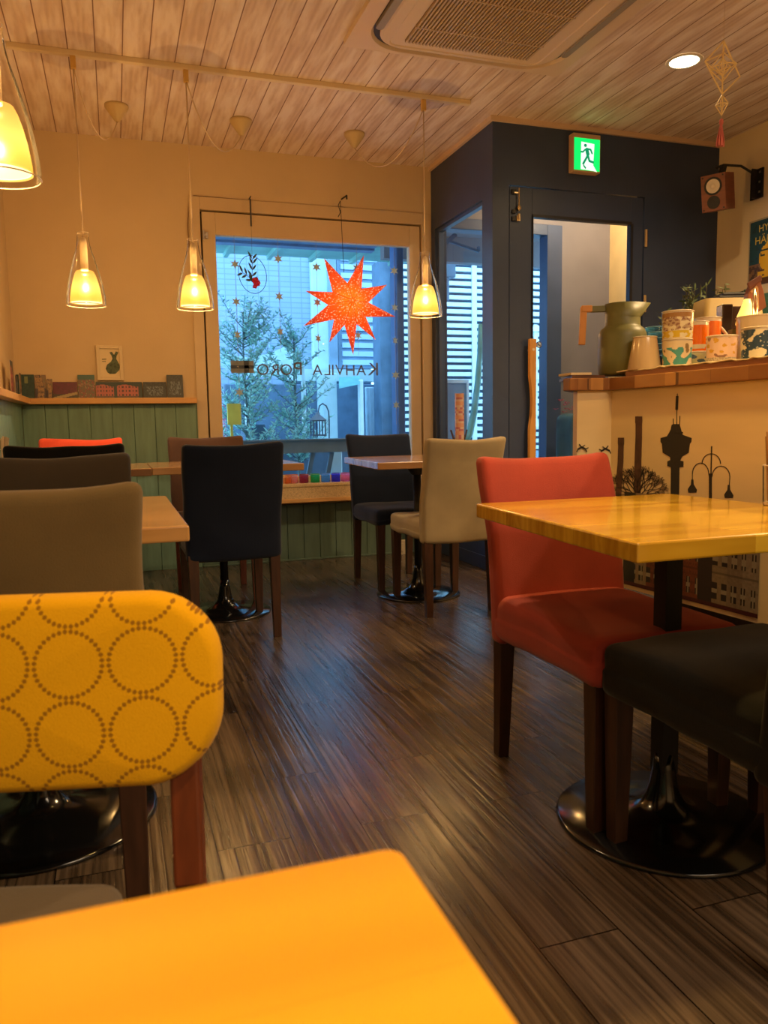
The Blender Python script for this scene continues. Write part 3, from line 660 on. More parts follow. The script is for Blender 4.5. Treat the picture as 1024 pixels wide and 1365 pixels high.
# lighting rail and its pendants
rail = B(); box(rail, -.40, 2.02, 4.315, 4.345, HH-.026, HH); 
tag(link('lighting_rail', rail, mat('cream_rail', (.76, .64, .44), .4), bevel=.003), 'long cream lighting rail fixed across the ceiling boards', 'lighting rail')
M_SHADE = bpy.data.materials.new('amber_glass_shade'); nt, b = nodes_of(M_SHADE)
tc = nt.nodes.new('ShaderNodeTexCoord'); sp = nt.nodes.new('ShaderNodeSeparateXYZ'); nt.links.new(tc.outputs['Object'], sp.inputs[0])
rp = nt.nodes.new('ShaderNodeValToRGB'); mr = nt.nodes.new('ShaderNodeMapRange'); mr.inputs[1].default_value = 0; mr.inputs[2].default_value = .17
nt.links.new(sp.outputs['Z'], mr.inputs[0]); nt.links.new(mr.outputs[0], rp.inputs[0])
rp.color_ramp.elements[0].color = (1, .42, .06, 1); rp.color_ramp.elements[1].color = (.72, .34, .06, 1)
e_ = rp.color_ramp.elements.new(.50); e_.color = (1.0, .72, .14, 1); e_ = rp.color_ramp.elements.new(.22); e_.color = (1.0, .50, .055, 1)
nt.links.new(rp.outputs[0], b.inputs['Emission Color']); b.inputs['Emission Strength'].default_value = 1.25; b.inputs['Base Color'].default_value = (.02, .012, .004, 1); b.inputs['Roughness'].default_value = .25
def letlight(m, col, k):
    nt = m.node_tree; o = [q for q in nt.nodes if q.type == 'OUTPUT_MATERIAL'][0]; src = o.inputs[0].links[0].from_socket
    t = nt.nodes.new('ShaderNodeBsdfTransparent'); t.inputs[0].default_value = (*col, 1); x = nt.nodes.new('ShaderNodeMixShader'); x.inputs[0].default_value = k
    nt.links.new(src, x.inputs[1]); nt.links.new(t.outputs[0], x.inputs[2]); nt.links.new(x.outputs[0], o.inputs[0])
letlight(M_SHADE, (1, .70, .35), .30)
M_BULB = mat('lit_diffuser', (.03, .025, .015), .5, emit=(1, .80, .42), es=2.6); letlight(M_BULB, (1, .95, .85), .5)
M_CORD = mat('cream_cord', (.62, .48, .32), .5)
def pendant(label, x, y, zb, hook=True, canopy=None, power=7):
    t = thing('pendant_lamp', label, 'pendant lamp', (x, y, zb), 0, 'glass pendant lamps')
    bm = B(); pr = [(.0945, 0), (.0955, .02), (.0925, .055), (.083, .11), (.069, .17), (.053, .225), (.039, .268), (.031, .305), (.0285, .33), (.028, .355)]
    lathe(bm, pr, 40, cap0=False, cap1=False); rings = lathe(bm, [(.0945, -.001), (.0955, .002)], 40, cap0=False, cap1=False)
    link('outer_glass', bm, M_CLEAR, t, True)
    bm = B(); tor = [(.0945*cos(2*pi*i/40), .0945*sin(2*pi*i/40), 0) for i in range(40)]; tube(bm, tor, .0018, 6, closed=True)
    link('base_rim', bm, mat('glass_edge', (.75, .66, .55), .2, coat=.5), t, True); bm = B(); tor = [(.028*cos(2*pi*i/24), .028*sin(2*pi*i/24), .355) for i in range(24)]; tube(bm, tor, .0015, 6, closed=True)
    link('neck_rim', bm, mat('glass_edge', (.75, .66, .55), .2, coat=.5), t, True)
    bm = B(); lathe(bm, [(.077, .012), (.0755, .035), (.069, .08), (.060, .12), (.0505, .15), (.042, .167), (.026, .173)], 36, cap0=False, cap1=True)
    link('amber_shade', bm, M_SHADE, t, True)
    bm = B(); lathe(bm, [(.0735, .016), (.072, .018)], 32, cap0=True, cap1=False); link('diffuser', bm, M_BULB, t)
    bm = B(); lathe(bm, [(.017, .17), (.018, .18), (.018, .30), (.014, .325), (.006, .335)], 16); link('socket', bm, MATS['cream_rail'], t, True)
    bm = B(); tube(bm, [(0, 0, .33), (0, 0, HH-zb-.07)], .0036, 8)
    if canopy:
        cx, cy = canopy[0]-x, canopy[1]-y; zc = HH-zb; p0 = Vector((.0, 0, zc-.075)); p1 = Vector((cx, cy, zc-.09)); pts = []
        for i in range(15):
            u = i/14; pts.append(p0.lerp(p1, u)-Vector((0, 0, .20*(1-(2*u-1)**2))))
        tube(bm, pts, .0032, 6)
    link('cord', bm, M_CORD, t, True)
    if hook:
        bm = B(); box(bm, -.013, .013, -.013, .013, HH-zb-.085, HH-zb-.026); link('rail_clip', bm, mat('amber_clip', (.70, .45, .12), .4), t, bevel=.003)
    if canopy:
        bm = B(); lathe(bm, [(.010, -.09), (.016, -.085), (.062, -.02), (.066, -.012), (.066, 0)], 28, (canopy[0]-x, canopy[1]-y, HH-zb)); link('ceiling_rose', bm, mat('rose_cream', (.55, .42, .22), .5), t, True)
    lamp('POINT', 'pendant_bulb', (x, y, zb+.08), power, (1, .77, .46), 0)
    return t
pendant('clear and amber glass pendant at the left end of the rail', -.105, 4.33, 1.574, canopy=(.10, 4.96), power=24)
pendant('clear and amber glass pendant left of the window', .432, 4.33, 1.574, canopy=(.81, 4.98), power=24)
pendant('clear and amber glass pendant hanging in front of the window corner', 1.735, 4.33, 1.574, canopy=(1.53, 5.0), power=24)
pendant('nearest and largest glass pendant cut by the left edge', -.236, 2.19, 1.564, hook=True, power=24)
bm = B(); box(bm, -.50, 1.0, 2.205, 2.235, HH-.026, HH); tag(link('lighting_rail', bm, MATS['cream_rail']), 'second lighting rail above the near left table', 'lighting rail')
# recessed downlight
dl = thing('recessed_downlight', 'round lit downlight recessed in the ceiling beside the straw ornament', 'downlight', (2.873, 3.555, HH))
bm = B(); lathe(bm, [(.090, -.001), (.088, -.006), (.074, -.006), (.072, -.002)], 40, cap0=False, cap1=False); link('trim_ring', bm, M_WHITE, dl, True)
bm = B(); lathe(bm, [(.074, -.004), (.073, -.003)], 36, cap0=True, cap1=False); link('lit_lens', bm, mat('downlight_lens', (1, .9, .7), .5, emit=(1, .88, .55), es=9), dl)
lamp('SPOT', 'downlight_beam', (2.873, 3.555, HH-.03), 50, (1, .68, .34), .05, (0, 0, 0), 150, 1.0)
# himmeli straw ornament
hm = thing('straw_ornament', 'geometric straw mobile with a pink tassel hanging from the ceiling', 'ornament', (2.632, 3.0, 0), .35)
bm = B(); zt_, zb_, zm = 2.612, 2.388, 2.495
def octa(bm, c, rx, ztop, zbot, zmid, r=.0026, rz=0):
    ring = [Vector((c[0]+rx*cos(rz+k*pi/2), c[1]+rx*sin(rz+k*pi/2), zmid)) for k in range(4)]
    for k in range(4):
        tube(bm, [ring[k], (c[0], c[1], ztop)], r, 5); tube(bm, [ring[k], (c[0], c[1], zbot)], r, 5); tube(bm, [ring[k], ring[(k+1) % 4]], r, 5)
T_, B_ = Vector((0, 0, zt_)), Vector((0, 0, zb_)); Lp, Rp = Vector((-.15, 0, 2.487)), Vector((.15, 0, 2.50))
for q in (Lp, Rp): tube(bm, [T_, q], .0036, 5); tube(bm, [q, B_], .0036, 5)
Fp, Bp_ = Vector((0, -.055, 2.56)), Vector((0, .055, 2.44))
tube(bm, [T_, Vector((0, 0, 2.56))], .0036, 5); tube(bm, [B_, Vector((0, 0, 2.44))], .0036, 5); tube(bm, [Lp, Vector((.0, 0, 2.56))], .0030, 5); tube(bm, [Lp, (.02, 0, 2.46)], .0022, 5)
octa(bm, (0, 0), .056, 2.565, 2.44, 2.505, .0026, .4); octa(bm, (0, 0), .036, 2.54, 2.465, 2.505, .002, 1.0)
octa(bm, (0, 0), .026, 2.385, 2.298, 2.345, .0024, .3)
straw = mat('golden_straw', (.92, .74, .36), .4); link('straw_frame', bm, straw, hm)
bm = B(); tube(bm, [(0, 0, zt_), (0, 0, HH)], .0009, 4); tube(bm, [(0, 0, 2.30), (0, 0, 2.28)], .0009, 4); link('thread', bm, M_CORD, hm)
bm = B(); rnd = random.Random(2); lathe(bm, [(.003, 0), (.009, -.008), (.009, -.02), (.006, -.028)], 10, (0, 0, 2.285))
for k in range(36):
    a_ = rnd.random()*2*pi; r_ = rnd.uniform(.002, .021); tube(bm, [(.004*cos(a_), .004*sin(a_), 2.258), (r_*.7*cos(a_), r_*.7*sin(a_), 2.21), (r_*cos(a_), r_*sin(a_), 2.165+rnd.uniform(0, .008))], .0016, 4)
link('tassel', bm, mat('pink_tassel', (.62, .17, .15), .8), hm)

# ================================================================== WALL FITTINGS
# exit sign
ex = thing('exit_sign', 'green lit running man exit sign above the navy door', 'exit sign', (2.876, YD, 2.62))
bm = B(); box(bm, -.098, .098, -.055, 0, -.118, .112); link('sign_case', bm, mat('beige_sign_case', (.55, .36, .22), .5), ex, bevel=.004)
g0, g1, g2, g3 = -.092, .092, -.108, .083
ym = -.0555; em = lambda u, v, w: Vector((g0+(g1-g0)*u, ym-w, g2+(g3-g2)*(1-v)))
M_GR = mat('lit_green', (.0, .5, .15), .4, emit=(.0, .92, .14), es=.95); M_GW = mat('lit_white', (.8, 1, .9), .4, emit=(.70, 1, .86), es=.95); M_GD = mat('sign_dark_green', (0, .30, .14), .4, emit=(0, .26, .12), es=.8)
bm = B(); poly(bm, [(0, 1), (1, 1), (1, 0), (0, 0)], em, .001); link('lit_face', bm, M_GR, ex)
Zx = lambda x, y: ((x-262)/420.0, (y-325)/530.0)   # sign drawing units to unit square
bm = B(); em2 = lambda u, v, w: em(u, v, w+.001)
poly(bm, [Zx(370, 840), Zx(590, 855), Zx(640, 868), Zx(575, 760), Zx(590, 405), Zx(375, 385)], em2, .0006); link('doorway_symbol', bm, M_GW, ex)
bm = B(); em3 = lambda u, v, w: em(u, v, w+.0016)
poly(bm, disc(*Zx(442, 442), .058, 16, .052), em3, .0005)
k_ = 1
for pts, w_ in (([(470, 490), (430, 520), (400, 555), (365, 552)], .055), ([(470, 495), (530, 505), (555, 570)], .06), ([(465, 510), (485, 590)], .13), ([(485, 600), (445, 680), (405, 755)], .075), ([(485, 600), (510, 695), (578, 712)], .075), ([(415, 775), (450, 820)], .055)):
    stroke(bm, [Zx(*p_) for p_ in pts], w_, em3, .0005)
link('running_man_symbol', bm, M_GD, ex)
# speaker on bracket, right wall
q = atY(951, 257, 4.12); spk = thing('wall_speaker', 'small wooden loudspeaker on a black bracket high on the right wall', 'speaker', q); spk.rotation_euler = (radians(12), 0, radians(-60)); spk.scale = (.86, .86, .86)
bm = B(); box(bm, -.085, .085, 0, .20, -.125, .125); o1 = link('cabinet', bm, mat('red_brown_veneer', (.20, .065, .035), .4, var=.2, scale=6, stretch=(1, 1, 8)), spk, bevel=.004)
def cone(bm, cz, r, prof, n=28, c0=0):
    rings = [[bm.verts.new((c0+r*a_*cos(2*pi*i/n), y_, cz+r*a_*sin(2*pi*i/n))) for i in range(n)] for a_, y_ in prof]
    for q0_, q1_ in zip(rings, rings[1:]):
        for i in range(n): bm.faces.new((q0_[i], q0_[(i+1) % n], q1_[(i+1) % n], q1_[i]))
    bm.faces.new(rings[-1])
bm = B(); cone(bm, .045, .062, [(1, 0), (1, -.004), (.85, -.005), (.8, -.001)]); o2 = link('woofer_ring', bm, M_BLACKM, spk)
bm = B(); cone(bm, .045, .048, [(1, -.002), (.9, -.004), (.4, -.001), (.35, -.008), (.1, -.012)]); o3 = link('woofer_cone', bm, mat('cream_cone', (.72, .60, .42), .5), spk, True)
bm = B(); cone(bm, -.065, .045, [(1, 0), (1, -.003), (.8, -.004), (.3, -.001)]); o4 = link('tweeter', bm, M_BLACKM, spk)
bm = B()
for x in (-.07, .07):
    for z in (-.11, .11): box(bm, x-.005, x+.005, -.003, 0, z-.005, z+.005)
link('screw', bm, M_BLACKM, spk)
for o in (): pass
br_ = thing('speaker_bracket', 'black steel wall bracket holding the wooden loudspeaker', 'bracket', (XR, 4.15, 2.47))
bm = B(); box(bm, -.012, 0, -.05, .05, -.13, .05); box(bm, -.05, -.012, -.004, .004, -.13, .05); link('plate', bm, M_BLACKM, br_)
bm = B(); tube(bm, [(-.03, 0, .02), (-.10, .04, .075), (-.20, .08, .085), (-.24, .10, .07)], .008, 8); bar(bm, (-.20, .08, .085), (-.20, .1, .02), .03); link('arm', bm, M_BLACKM, br_)
for z in (-.10, -.04, .02):
    bm = B(); box(bm, -.016, -.012, -.035, -.022, z, z+.012); link('screw', bm, M_CHROME, br_)
# poster on the right wall
def poster_f(u, v):
    n = noise.noise(Vector((u*14, v*14, 3)))
    if u < .02 or v > .985: return (.40, .36, .26)
    du, dv = (u-.62)/.40, (v-.40)/.27
    if v < .10+.04*n: return (.10, .05, .03)
    if .10 <= v < .20 and .2 < u and n > -.25: return (.78, .48, .02)
    if du*du+dv*dv < 1:
        if .25 < u < .5 and .42 < v < .52 and n > -.1: return (.02, .05, .07)
        if u > .5 and .25 < v < .45 and n > .0: return (.02, .07, .12)
        return (.80, .50, .03)
    if u < .35 and v < .32: return (.22, .13, .08) if n > 0 else (.08, .05, .05)
    return (.018, .075, .12) if n > -.3 else (.02, .055, .085)
pl, pr_ = 4.205, 3.80; pz0, pz1 = 1.80, 2.21
po = thing('wall_poster', 'teal poster with yellow moon and lettering on the right wall', 'poster', (XR, 4.0, 2.0))
picture('printed_sheet', 44, 40, lambda u, v: Vector((-.004, (pl-4.0)+(pr_-pl)*u, (pz0-2.0)+(pz1-pz0)*v)), poster_f, po)
lt = B()
for s, u, v, sz in (('HYVÄÄ', .45, .80, .062), ('VÄRIÄ', .62, .715, .040), ('HÄRKNE', .46, .62, .068)):
    t = text_bm(s, sz, lambda x, y, w: Vector((-.0055, (pl-4.0)+(pr_-pl)*u-x, (pz0-2.0)+(pz1-pz0)*v+y)))
    merge(lt, t)
link('poster_lettering', lt, mat('poster_yellow', (.80, .62, .12), .6), po)
pc = thing('small_green_card', 'small green card pinned below the teal poster', 'card', (XR, 4.02, 1.70)); 
bm = B(); box(bm, -.003, 0, -.12, .06, -.10, .04); link('card', bm, mat('green_card', (.07, .20, .13), .6), pc)
# framed map print on the back wall
fz0, fz1 = atY(130, 507, YB-.02).z, atY(130, 460, YB-.02).z; fx0, fx1 = atY(128.5, 480, YB-.02).x, atY(164, 480, YB-.02).x
fp_ = thing('framed_print', 'small pale framed print of a dark map shape above the postcards', 'picture', ((fx0+fx1)/2, YB-.002, (fz0+fz1)/2))
W_, H_ = (fx1-fx0)/2, (fz1-fz0)/2
bm = B()
for q in ((-W_, -W_+.022, -H_, H_), (W_-.022, W_, -H_, H_), (-W_+.022, W_-.022, H_-.022, H_), (-W_+.022, W_-.022, -H_, -H_+.022)): box(bm, q[0], q[1], -.022, 0, q[2], q[3])
link('frame', bm, mat('whitish_frame', (.62, .50, .32), .5), fp_, bevel=.002)
bm = B(); box(bm, -W_+.02, W_-.02, -.010, -.004, -H_+.02, H_-.02); link('paper', bm, mat('ivory_paper', (.70, .58, .38), .8), fp_)
bm = B(); mp_ = lambda u, v, w: Vector((u*.062, -.0102-w, v*.075))
shape = [(-.2, -.95), (.35, -.92), (.75, -.6), (.85, -.25), (.65, .1), (.5, .35), (.55, .6), (.75, .9), (.5, 1.0), (.3, .7), (.1, .95), (-.15, .9), (.05, .6), (.12, .35), (-.05, .1), (-.45, -.15), (-.6, -.5), (-.45, -.8)]
poly(bm, [(u+.15, v) for u, v in shape], mp_, .0006); stroke(bm, [(-.75, .30), (-.35, .32)], .07, mp_); stroke(bm, [(-.75, .12), (-.4, .13)], .05, mp_); link('printed_map', bm, mat('dark_green_ink', (.08, .11, .07), .7, var=.5, scale=60), fp_)
# postcards leaning along the shelf
def sc_tower(u, v, s):
    n = noise.noise(Vector((u*9, v*9, s)));
    if v > .62 and abs(u-.55) < .10 and v < .9: return (.18, .22, .10)
    return (.015+.02*n, .05+.03*n, .05+.02*n)
def sc_build(u, v, s):
    n = noise.noise(Vector((u*17, v*17, s)))
    if abs(u-.45-.1*sin(v*5)) < .28: return (.32+.15*n, .20+.1*n, .11) if int(v*9) % 2 or n > 0 else (.08, .05, .05)
    return (.05, .04, .06) if v < .4 else (.22+.1*n, .15, .10)
def sc_dusk(u, v, s):
    n = noise.noise(Vector((u*7, v*12, s)))
    if v < .35*u+.05 and v > .35*u-.12: return (.35, .28, .15)
    if v < .25: return (.05, .045, .04)
    return (.11+.05*n, .020, .05+.02*n)
def sc_crowd(u, v, s):
    n = noise.noise(Vector((u*22, v*22, s)))
    if v > .78: return (.03, .10, .10)
    return ((.34, .26, .14), (.20, .05, .05), (.07, .10, .06), (.40, .33, .25))[int((n+1)*2) % 4]
def sc_pink(u, v, s):
    n = noise.noise(Vector((u*20, v*20, s)))
    roof = .85-.30*abs(u-.3)
    if v > roof or u > .85: return (.015, .035, .045)
    if v < .12: return (.10, .06, .06)
    if int(u*15) % 2 and int(v*8) % 2: return (.06, .03, .04)
    return (.38, .10+.03*n, .10)
def sc_dark(u, v, s):
    n = noise.noise(Vector((u*13, v*13, s))); m_ = noise.noise(Vector((u*30, v*10, s+4))); k_ = .9 if abs(u-.5) < .33 and .12 < v < .7 and m_ > .05 else .16; return (.13*k_+.05*max(0, n), .17*k_+.05*max(0, n), .22*k_+.06*max(0, n))
cards = [(20, 45, 499, sc_tower, 'dark teal postcard with a pale crown motif, first of the back row'), (45, 61, 499.5, sc_build, 'tall brown townhouse postcard beside the teal one'), (61, 69.5, 505, sc_build, 'narrow low building postcard left of the purple dusk card'), (69.5, 103, 509, sc_dusk, 'purple dusk landscape postcard on the shelf'),
         (102.5, 126, 499.5, sc_crowd, 'tall harbour crowd postcard just left of the framed print'), (127, 156, 509, sc_pink, 'postcard of a red wooden house under the framed print'), (155, 189.5, 509, sc_pink, 'wide postcard of a pink palace on the shelf'), (190, 222, 509, sc_dark, 'dark blue night arcade postcard'), (221.5, 244, 499.5, sc_crowd, 'upright dark forest stream postcard, last on the right')]
for i, (x0, x1, yt, f, lab) in enumerate(cards):
    a_, b_ = atY(x0+.4, yt, 5.45), atY(x1-.4, yt, 5.45); w_, h_ = b_.x-a_.x, a_.z-1.152
    t = thing('postcard', lab, 'postcard', (a_.x, 5.445-.004*(i % 2), 1.1525), 0, 'postcards along the shelf'); lean = .025
    bm = B(); v = box(bm, 0, w_, 0, .0016, 0, h_)
    for q in bm.verts: q.co.y += q.co.z/h_*lean
    link('card_back', bm, mat('card_white', (.6, .5, .4), .7), t)
    if f is sc_crowd and i == 8: f = sc_dark
    picture('card_picture', 26, 24, lambda u, v: Vector((u*w_, -.0003+v*lean, v*h_)), lambda u, v: f(u, v, i*3.7), t)
left = [(5.33, .10, .15, sc_build, 'pale townhouse postcard in the corner on the left shelf'), (5.13, .13, .12, sc_dark, 'dark canal postcard on the left wall shelf'), (4.92, .13, .19, sc_pink, 'tall reddish postcard nearest the camera on the left shelf')]
for i, (y, w_, h_, f, lab) in enumerate(left):
    t = thing('postcard', lab, 'postcard', (XL+.05, y, 1.1525), -pi/2, 'postcards along the shelf')
    bm = B(); box(bm, 0, w_, 0, .0016, 0, h_); 
    for q in bm.verts: q.co.y -= q.co.z/h_*.02
    bm.free(); bm = B(); box(bm, 0, w_, 0, .0016, 0, h_); link('card_back', bm, MATS['card_white'], t)
    t.rotation_euler = (0, 0, pi/2); t.location = (XL+.045, y-w_/2, 1.1525)
    picture('card_picture', 20, 20, lambda u, v: Vector((u*w_, -.0003, v*h_)), lambda u, v: f(u, v, i*5.1), t)

# ================================================================== WINDOW DECORATIONS
M_STAR = mat('silver_card_star', (.34, .48, .60), .6)
def star5(bm, c, r, rz=0, th=.002):
    pts = []
    for k in range(12):
        rr = r if k % 2 == 0 else r*.42; a_ = pi/2+k*pi/6; pts.append((c.x+rr*cos(a_)*cos(rz), c.z+rr*sin(a_)))
    poly(bm, pts, lambda u, v, w: Vector((u, c.y+w-th/2+(u-c.x)*sin(rz), v)), th)
gars = [(312, 316, (352, 402, 446, 523), 'string of small stars at the left of the window behind the berry ring'), (370, 377, (345, 395, 442), 'string of small stars hanging between the berry ring and the big star'), (421, 427, (356, 403, 451), 'string of small stars behind the left points of the big star'), (475, 478, (357, 447), 'string of small stars behind the right points of the big star'), (525, 527, (361, 410, 454, 500, 540), 'string of small stars beside the blue porch post')]
for x0, x1, ys, lab in gars:
    a_ = atY(x0, 318, 5.47); t = thing('star_garland', lab, 'garland', (a_.x, 5.47, gz1), 0, 'star garlands in the window')
    o_ = Vector((a_.x, 5.47, gz1)); zl = atY(x1, ys[-1]+4, 5.47)
    bm = B(); tube(bm, [(0, 0, 0), (0, 0, zl.z-gz1-.12)], .0011, 4); link('thread', bm, mat('grey_thread', (.30, .30, .30), .7), t)
    for k, y in enumerate(ys):
        p_ = atY(x0, y, 5.47); bm = B(); star5(bm, Vector((0, 0, p_.z-gz1)), .035, .3*(k % 3)); link('star', bm, M_STAR, t)
# ring with berry sprig
c = atY(337, 366, 5.42); t = thing('berry_ring', 'thin metal ring with a green sprig and red berries hanging in the window', 'ornament', (c.x, 5.42, c.z), .55)
R_ = .123; bm = B(); tube(bm, [(R_*cos(2*pi*i/48), 0, R_*sin(2*pi*i/48)) for i in range(48)], .0022, 6, closed=True); link('ring', bm, M_BLACKM, t)
zh = atY(333, 265, 5.42).z-c.z
bm = B(); tube(bm, [(0, 0, R_), (0, 0, R_+.2)], .0012, 4); box(bm, -.007, .007, -.001, .001, R_+.19, zh); link('ribbon', bm, mat('grey_ribbon', (.08, .08, .09), .6), t)
bm = B(); rnd = random.Random(8)
def leaf(bm, p, d, L_, w, nrm):
    s = d.cross(nrm).normalized()*w; v = [bm.verts.new(q) for q in (p, p+d*L_*.35+s, p+d*L_*.7+s*.8, p+d*L_, p+d*L_*.7-s*.8, p+d*L_*.35-s)]; bm.faces.new(v)
stem = [Vector((-.01, 0, -.05)), Vector((-.005, 0, 0)), Vector((.0, 0, .06)), Vector((.0, 0, .10))]; tube(bm, stem, .002, 5)
stem2 = [Vector((-.01, 0, -.04)), Vector((-.05, 0, -.01)), Vector((-.085, 0, .0))]; tube(bm, stem2, .002, 5)
for st, ks in ((stem, 5), (stem2, 3)):
    for k in range(ks):
        u = k/(ks-1); i_ = min(len(st)-2, int(u*(len(st)-1))); p_ = st[i_].lerp(st[i_+1], u*(len(st)-1)-i_); ax_ = (st[i_+1]-st[i_]).normalized()
        for s in (-1, 1):
            d = (ax_*1.0+Vector((-ax_.z, 0, ax_.x))*s*.85+Vector((0, rnd.uniform(-.3, .3), 0))).normalized(); leaf(bm, p_, d, rnd.uniform(.050, .064), .0085, Vector((0, 1, .2)))
link('sprig', bm, mat('dark_leaf', (.035, .085, .045), .5), t)
bm = B()
for k in range(30):
    a_ = rnd.random()*2*pi; q_ = .030*sqrt(rnd.random()); p_ = Vector((.022+q_*cos(a_), rnd.uniform(-.012, .012), -.050+q_*sin(a_))); bmesh.ops.create_icosphere(bm, subdivisions=2, radius=.0095, matrix=Matrix.Translation(p_))
link('berries', bm, mat('red_berries', (.62, .012, .06), .3), t, True)
# orange nine-point paper star lantern
Ys = 5.36; tips = [(697, 285), (785, 397), (817, 518), (742, 606), (657, 664), (566, 616), (468, 553), (476, 420), (546, 296)]
inn = [(600, 402), (668, 535), (640, 675), (552, 745), (433, 755), (333, 700), (275, 560), (318, 435), (462, 345)]   # valleys, star drawing units
cpt = atY(465, 402.8, Ys); so = Vector((cpt.x, Ys, cpt.z))
st = thing('paper_star_lantern', 'large lit orange nine-pointed paper star hanging in the window', 'star lantern', so)
Tp = [atY(240+x/2.844, 240+y/2.844, Ys)-so for x, y in tips]; In = [atY(400+x/7.314, 330+y/7.314, Ys)-so for x, y in inn]
M_LSTAR = bpy.data.materials.new('orange_perforated_paper'); nt, b = nodes_of(M_LSTAR); N = nt.nodes.new; L = nt.links.new
tc = N('ShaderNodeTexCoord'); vo = N('ShaderNodeTexVoronoi'); vo.inputs['Scale'].default_value = 66; L(tc.outputs['Object'], vo.inputs['Vector'])
r1 = N('ShaderNodeValToRGB'); r1.color_ramp.elements[0].position = .24; r1.color_ramp.elements[1].position = .34; r1.color_ramp.elements[0].color = (1, 1, 1, 1); r1.color_ramp.elements[1].color = (0, 0, 0, 1); L(vo.outputs['Distance'], r1.inputs[0])
ln_ = N('ShaderNodeVectorMath'); ln_.operation = 'LENGTH'; L(tc.outputs['Object'], ln_.inputs[0])
r2_ = N('ShaderNodeValToRGB'); r2_.color_ramp.elements[0].position = .03; r2_.color_ramp.elements[1].position = .30; r2_.color_ramp.elements[0].color = (1.0, .36, .015, 1); r2_.color_ramp.elements[1].color = (.30, .035, .015, 1)
e_ = r2_.color_ramp.elements.new(.13); e_.color = (.90, .15, .012, 1); L(ln_.outputs['Value'], r2_.inputs[0])
mx = N('ShaderNodeMixRGB'); mx.inputs[2].default_value = (2.4, 1.5, .8, 1); L(r1.outputs[0], mx.inputs[0]); L(r2_.outputs[0], mx.inputs[1])
L(mx.outputs[0], b.inputs['Emission Color']); b.inputs['Emission Strength'].default_value = .52; b.inputs['Base Color'].default_value = (.72, .12, .03, 1); b.inputs['Roughness'].default_value = .7
tl = N('ShaderNodeBsdfTranslucent'); tl.inputs[0].default_value = (1, .18, .03, 1); ms_ = N('ShaderNodeMixShader'); ms_.inputs[0].default_value = .5
o_m = [q for q in nt.nodes if q.type == 'OUTPUT_MATERIAL'][0]; L(b.outputs[0], ms_.inputs[1]); L(tl.outputs[0], ms_.inputs[2]); L(ms_.outputs[0], o_m.inputs[0])
lamp('POINT', 'star_bulb', so, .8, (1, .62, .25), .01)
for k in range(9):
    bm = B()
    i0, i1 = In[(k-1) % 9], In[k]; tp = Tp[k]
    for s in (-1, 1):
        cc = Vector((0, s*.10, 0)); v = [bm.verts.new(q) for q in (cc, i0, tp, i1)]
        if s < 0: bm.faces.new((v[0], v[1], v[2])); bm.faces.new((v[0], v[2], v[3]))
        else: bm.faces.new((v[0], v[2], v[1])); bm.faces.new((v[0], v[3], v[2]))
    link('star_point', bm, M_LSTAR, st)
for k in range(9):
    bm = B(); tube(bm, [Vector((0, -.101, 0)).lerp(In[k], .07), In[k]+Vector((0, -.002, 0))], .0016, 5); link('star_seam_shade', bm, mat('seam_shade_orange', (.30, .04, .01), .8), st)  # dark strips on the valley seams put the fold shading into colour
bm = B(); zk = atY(457, 268, Ys).z-so.z; tube(bm, [(-.03, 0, .20), (-.045, 0, zk)], .0022, 5); tube(bm, [(-.045, 0, zk), (-.06, 0, zk-.03), (-.04, .02, zk-.07), (-.055, .03, zk-.10)], .003, 5); link('cord', bm, M_BLACKM, st)
bm = B(); q = atY(457, 268, YB-.03); tube(bm, [(q.x, YB-.0, q.z+.02), (q.x, Ys, q.z+.01), (q.x, Ys, q.z-.015)], .006, 6); tag(link('wall_hook', bm, M_BLACKM), 'dark hook above the window carrying the orange star', 'hook')
bm = B(); q = atY(333, 266, YB-.03); tube(bm, [(q.x, YB-.0, q.z+.01), (q.x, 5.42, q.z+.01)], .004, 6); tag(link('wall_hook', bm, M_BLACKM), 'dark hook above the window carrying the berry ring', 'hook')
bm = B(); pts = [atY(x, y, YB-.008) for x, y in ((252, 330), (250, 300), (252, 264), (258, 261), (340, 268), (420, 275), (455, 276), (480, 280), (560, 288))]; tube(bm, pts, .0036, 5); tag(link('window_cable', bm, mat('brown_cable', (.25, .15, .08), .6)), 'thin brown cable run along the top of the window casing', 'cable')
# coloured glass candle cups on the sill
cups = [(383, (.95, .30, .04), 'orange', 'orange candle cup next to the navy chair back'), (391.5, (1, .45, .35), 'pink', 'pale pink candle cup, second in the row'), (405.5, (.45, .02, .06), 'darkred', 'dark red candle cup on the sill'), (420.5, (.01, .50, .10), 'green', 'green candle cup on the sill'), (434.5, (.10, .42, 1), 'lightblue', 'light blue candle cup on the sill'), (448, (.03, .03, .85), 'cobalt', 'cobalt blue candle cup on the sill'), (461, (.75, .22, .55), 'mauve', 'mauve pink candle cup, last in the row'), (375, (.9, .75, .2), 'amber', 'amber candle cup half hidden by the navy chair')]
for x, c, nm, lab in cups:
    p_ = atY(x, 641, 5.40); t = thing('candle_cup', lab, 'candle cup', (p_.x, 5.405, .5555), 0, 'coloured candle cups on the window sill')
    bm = B(); lathe(bm, [(.028, 0), (.032, .004), (.0335, .062)], 24, cap0=True, cap1=False); link('glass_cup', bm, glassm('cup_'+nm, tuple(min(1, q+.04)**.6 for q in c), .10, body=.22), t, True)
    bm = B(); lathe(bm, [(.0332, .057), (.0342, .059), (.0332, .061)], 24, cap0=False, cap1=False); link('rim', bm, mat('cup_rim_'+nm, tuple(q*.6+.2 for q in c), .2), t, True)

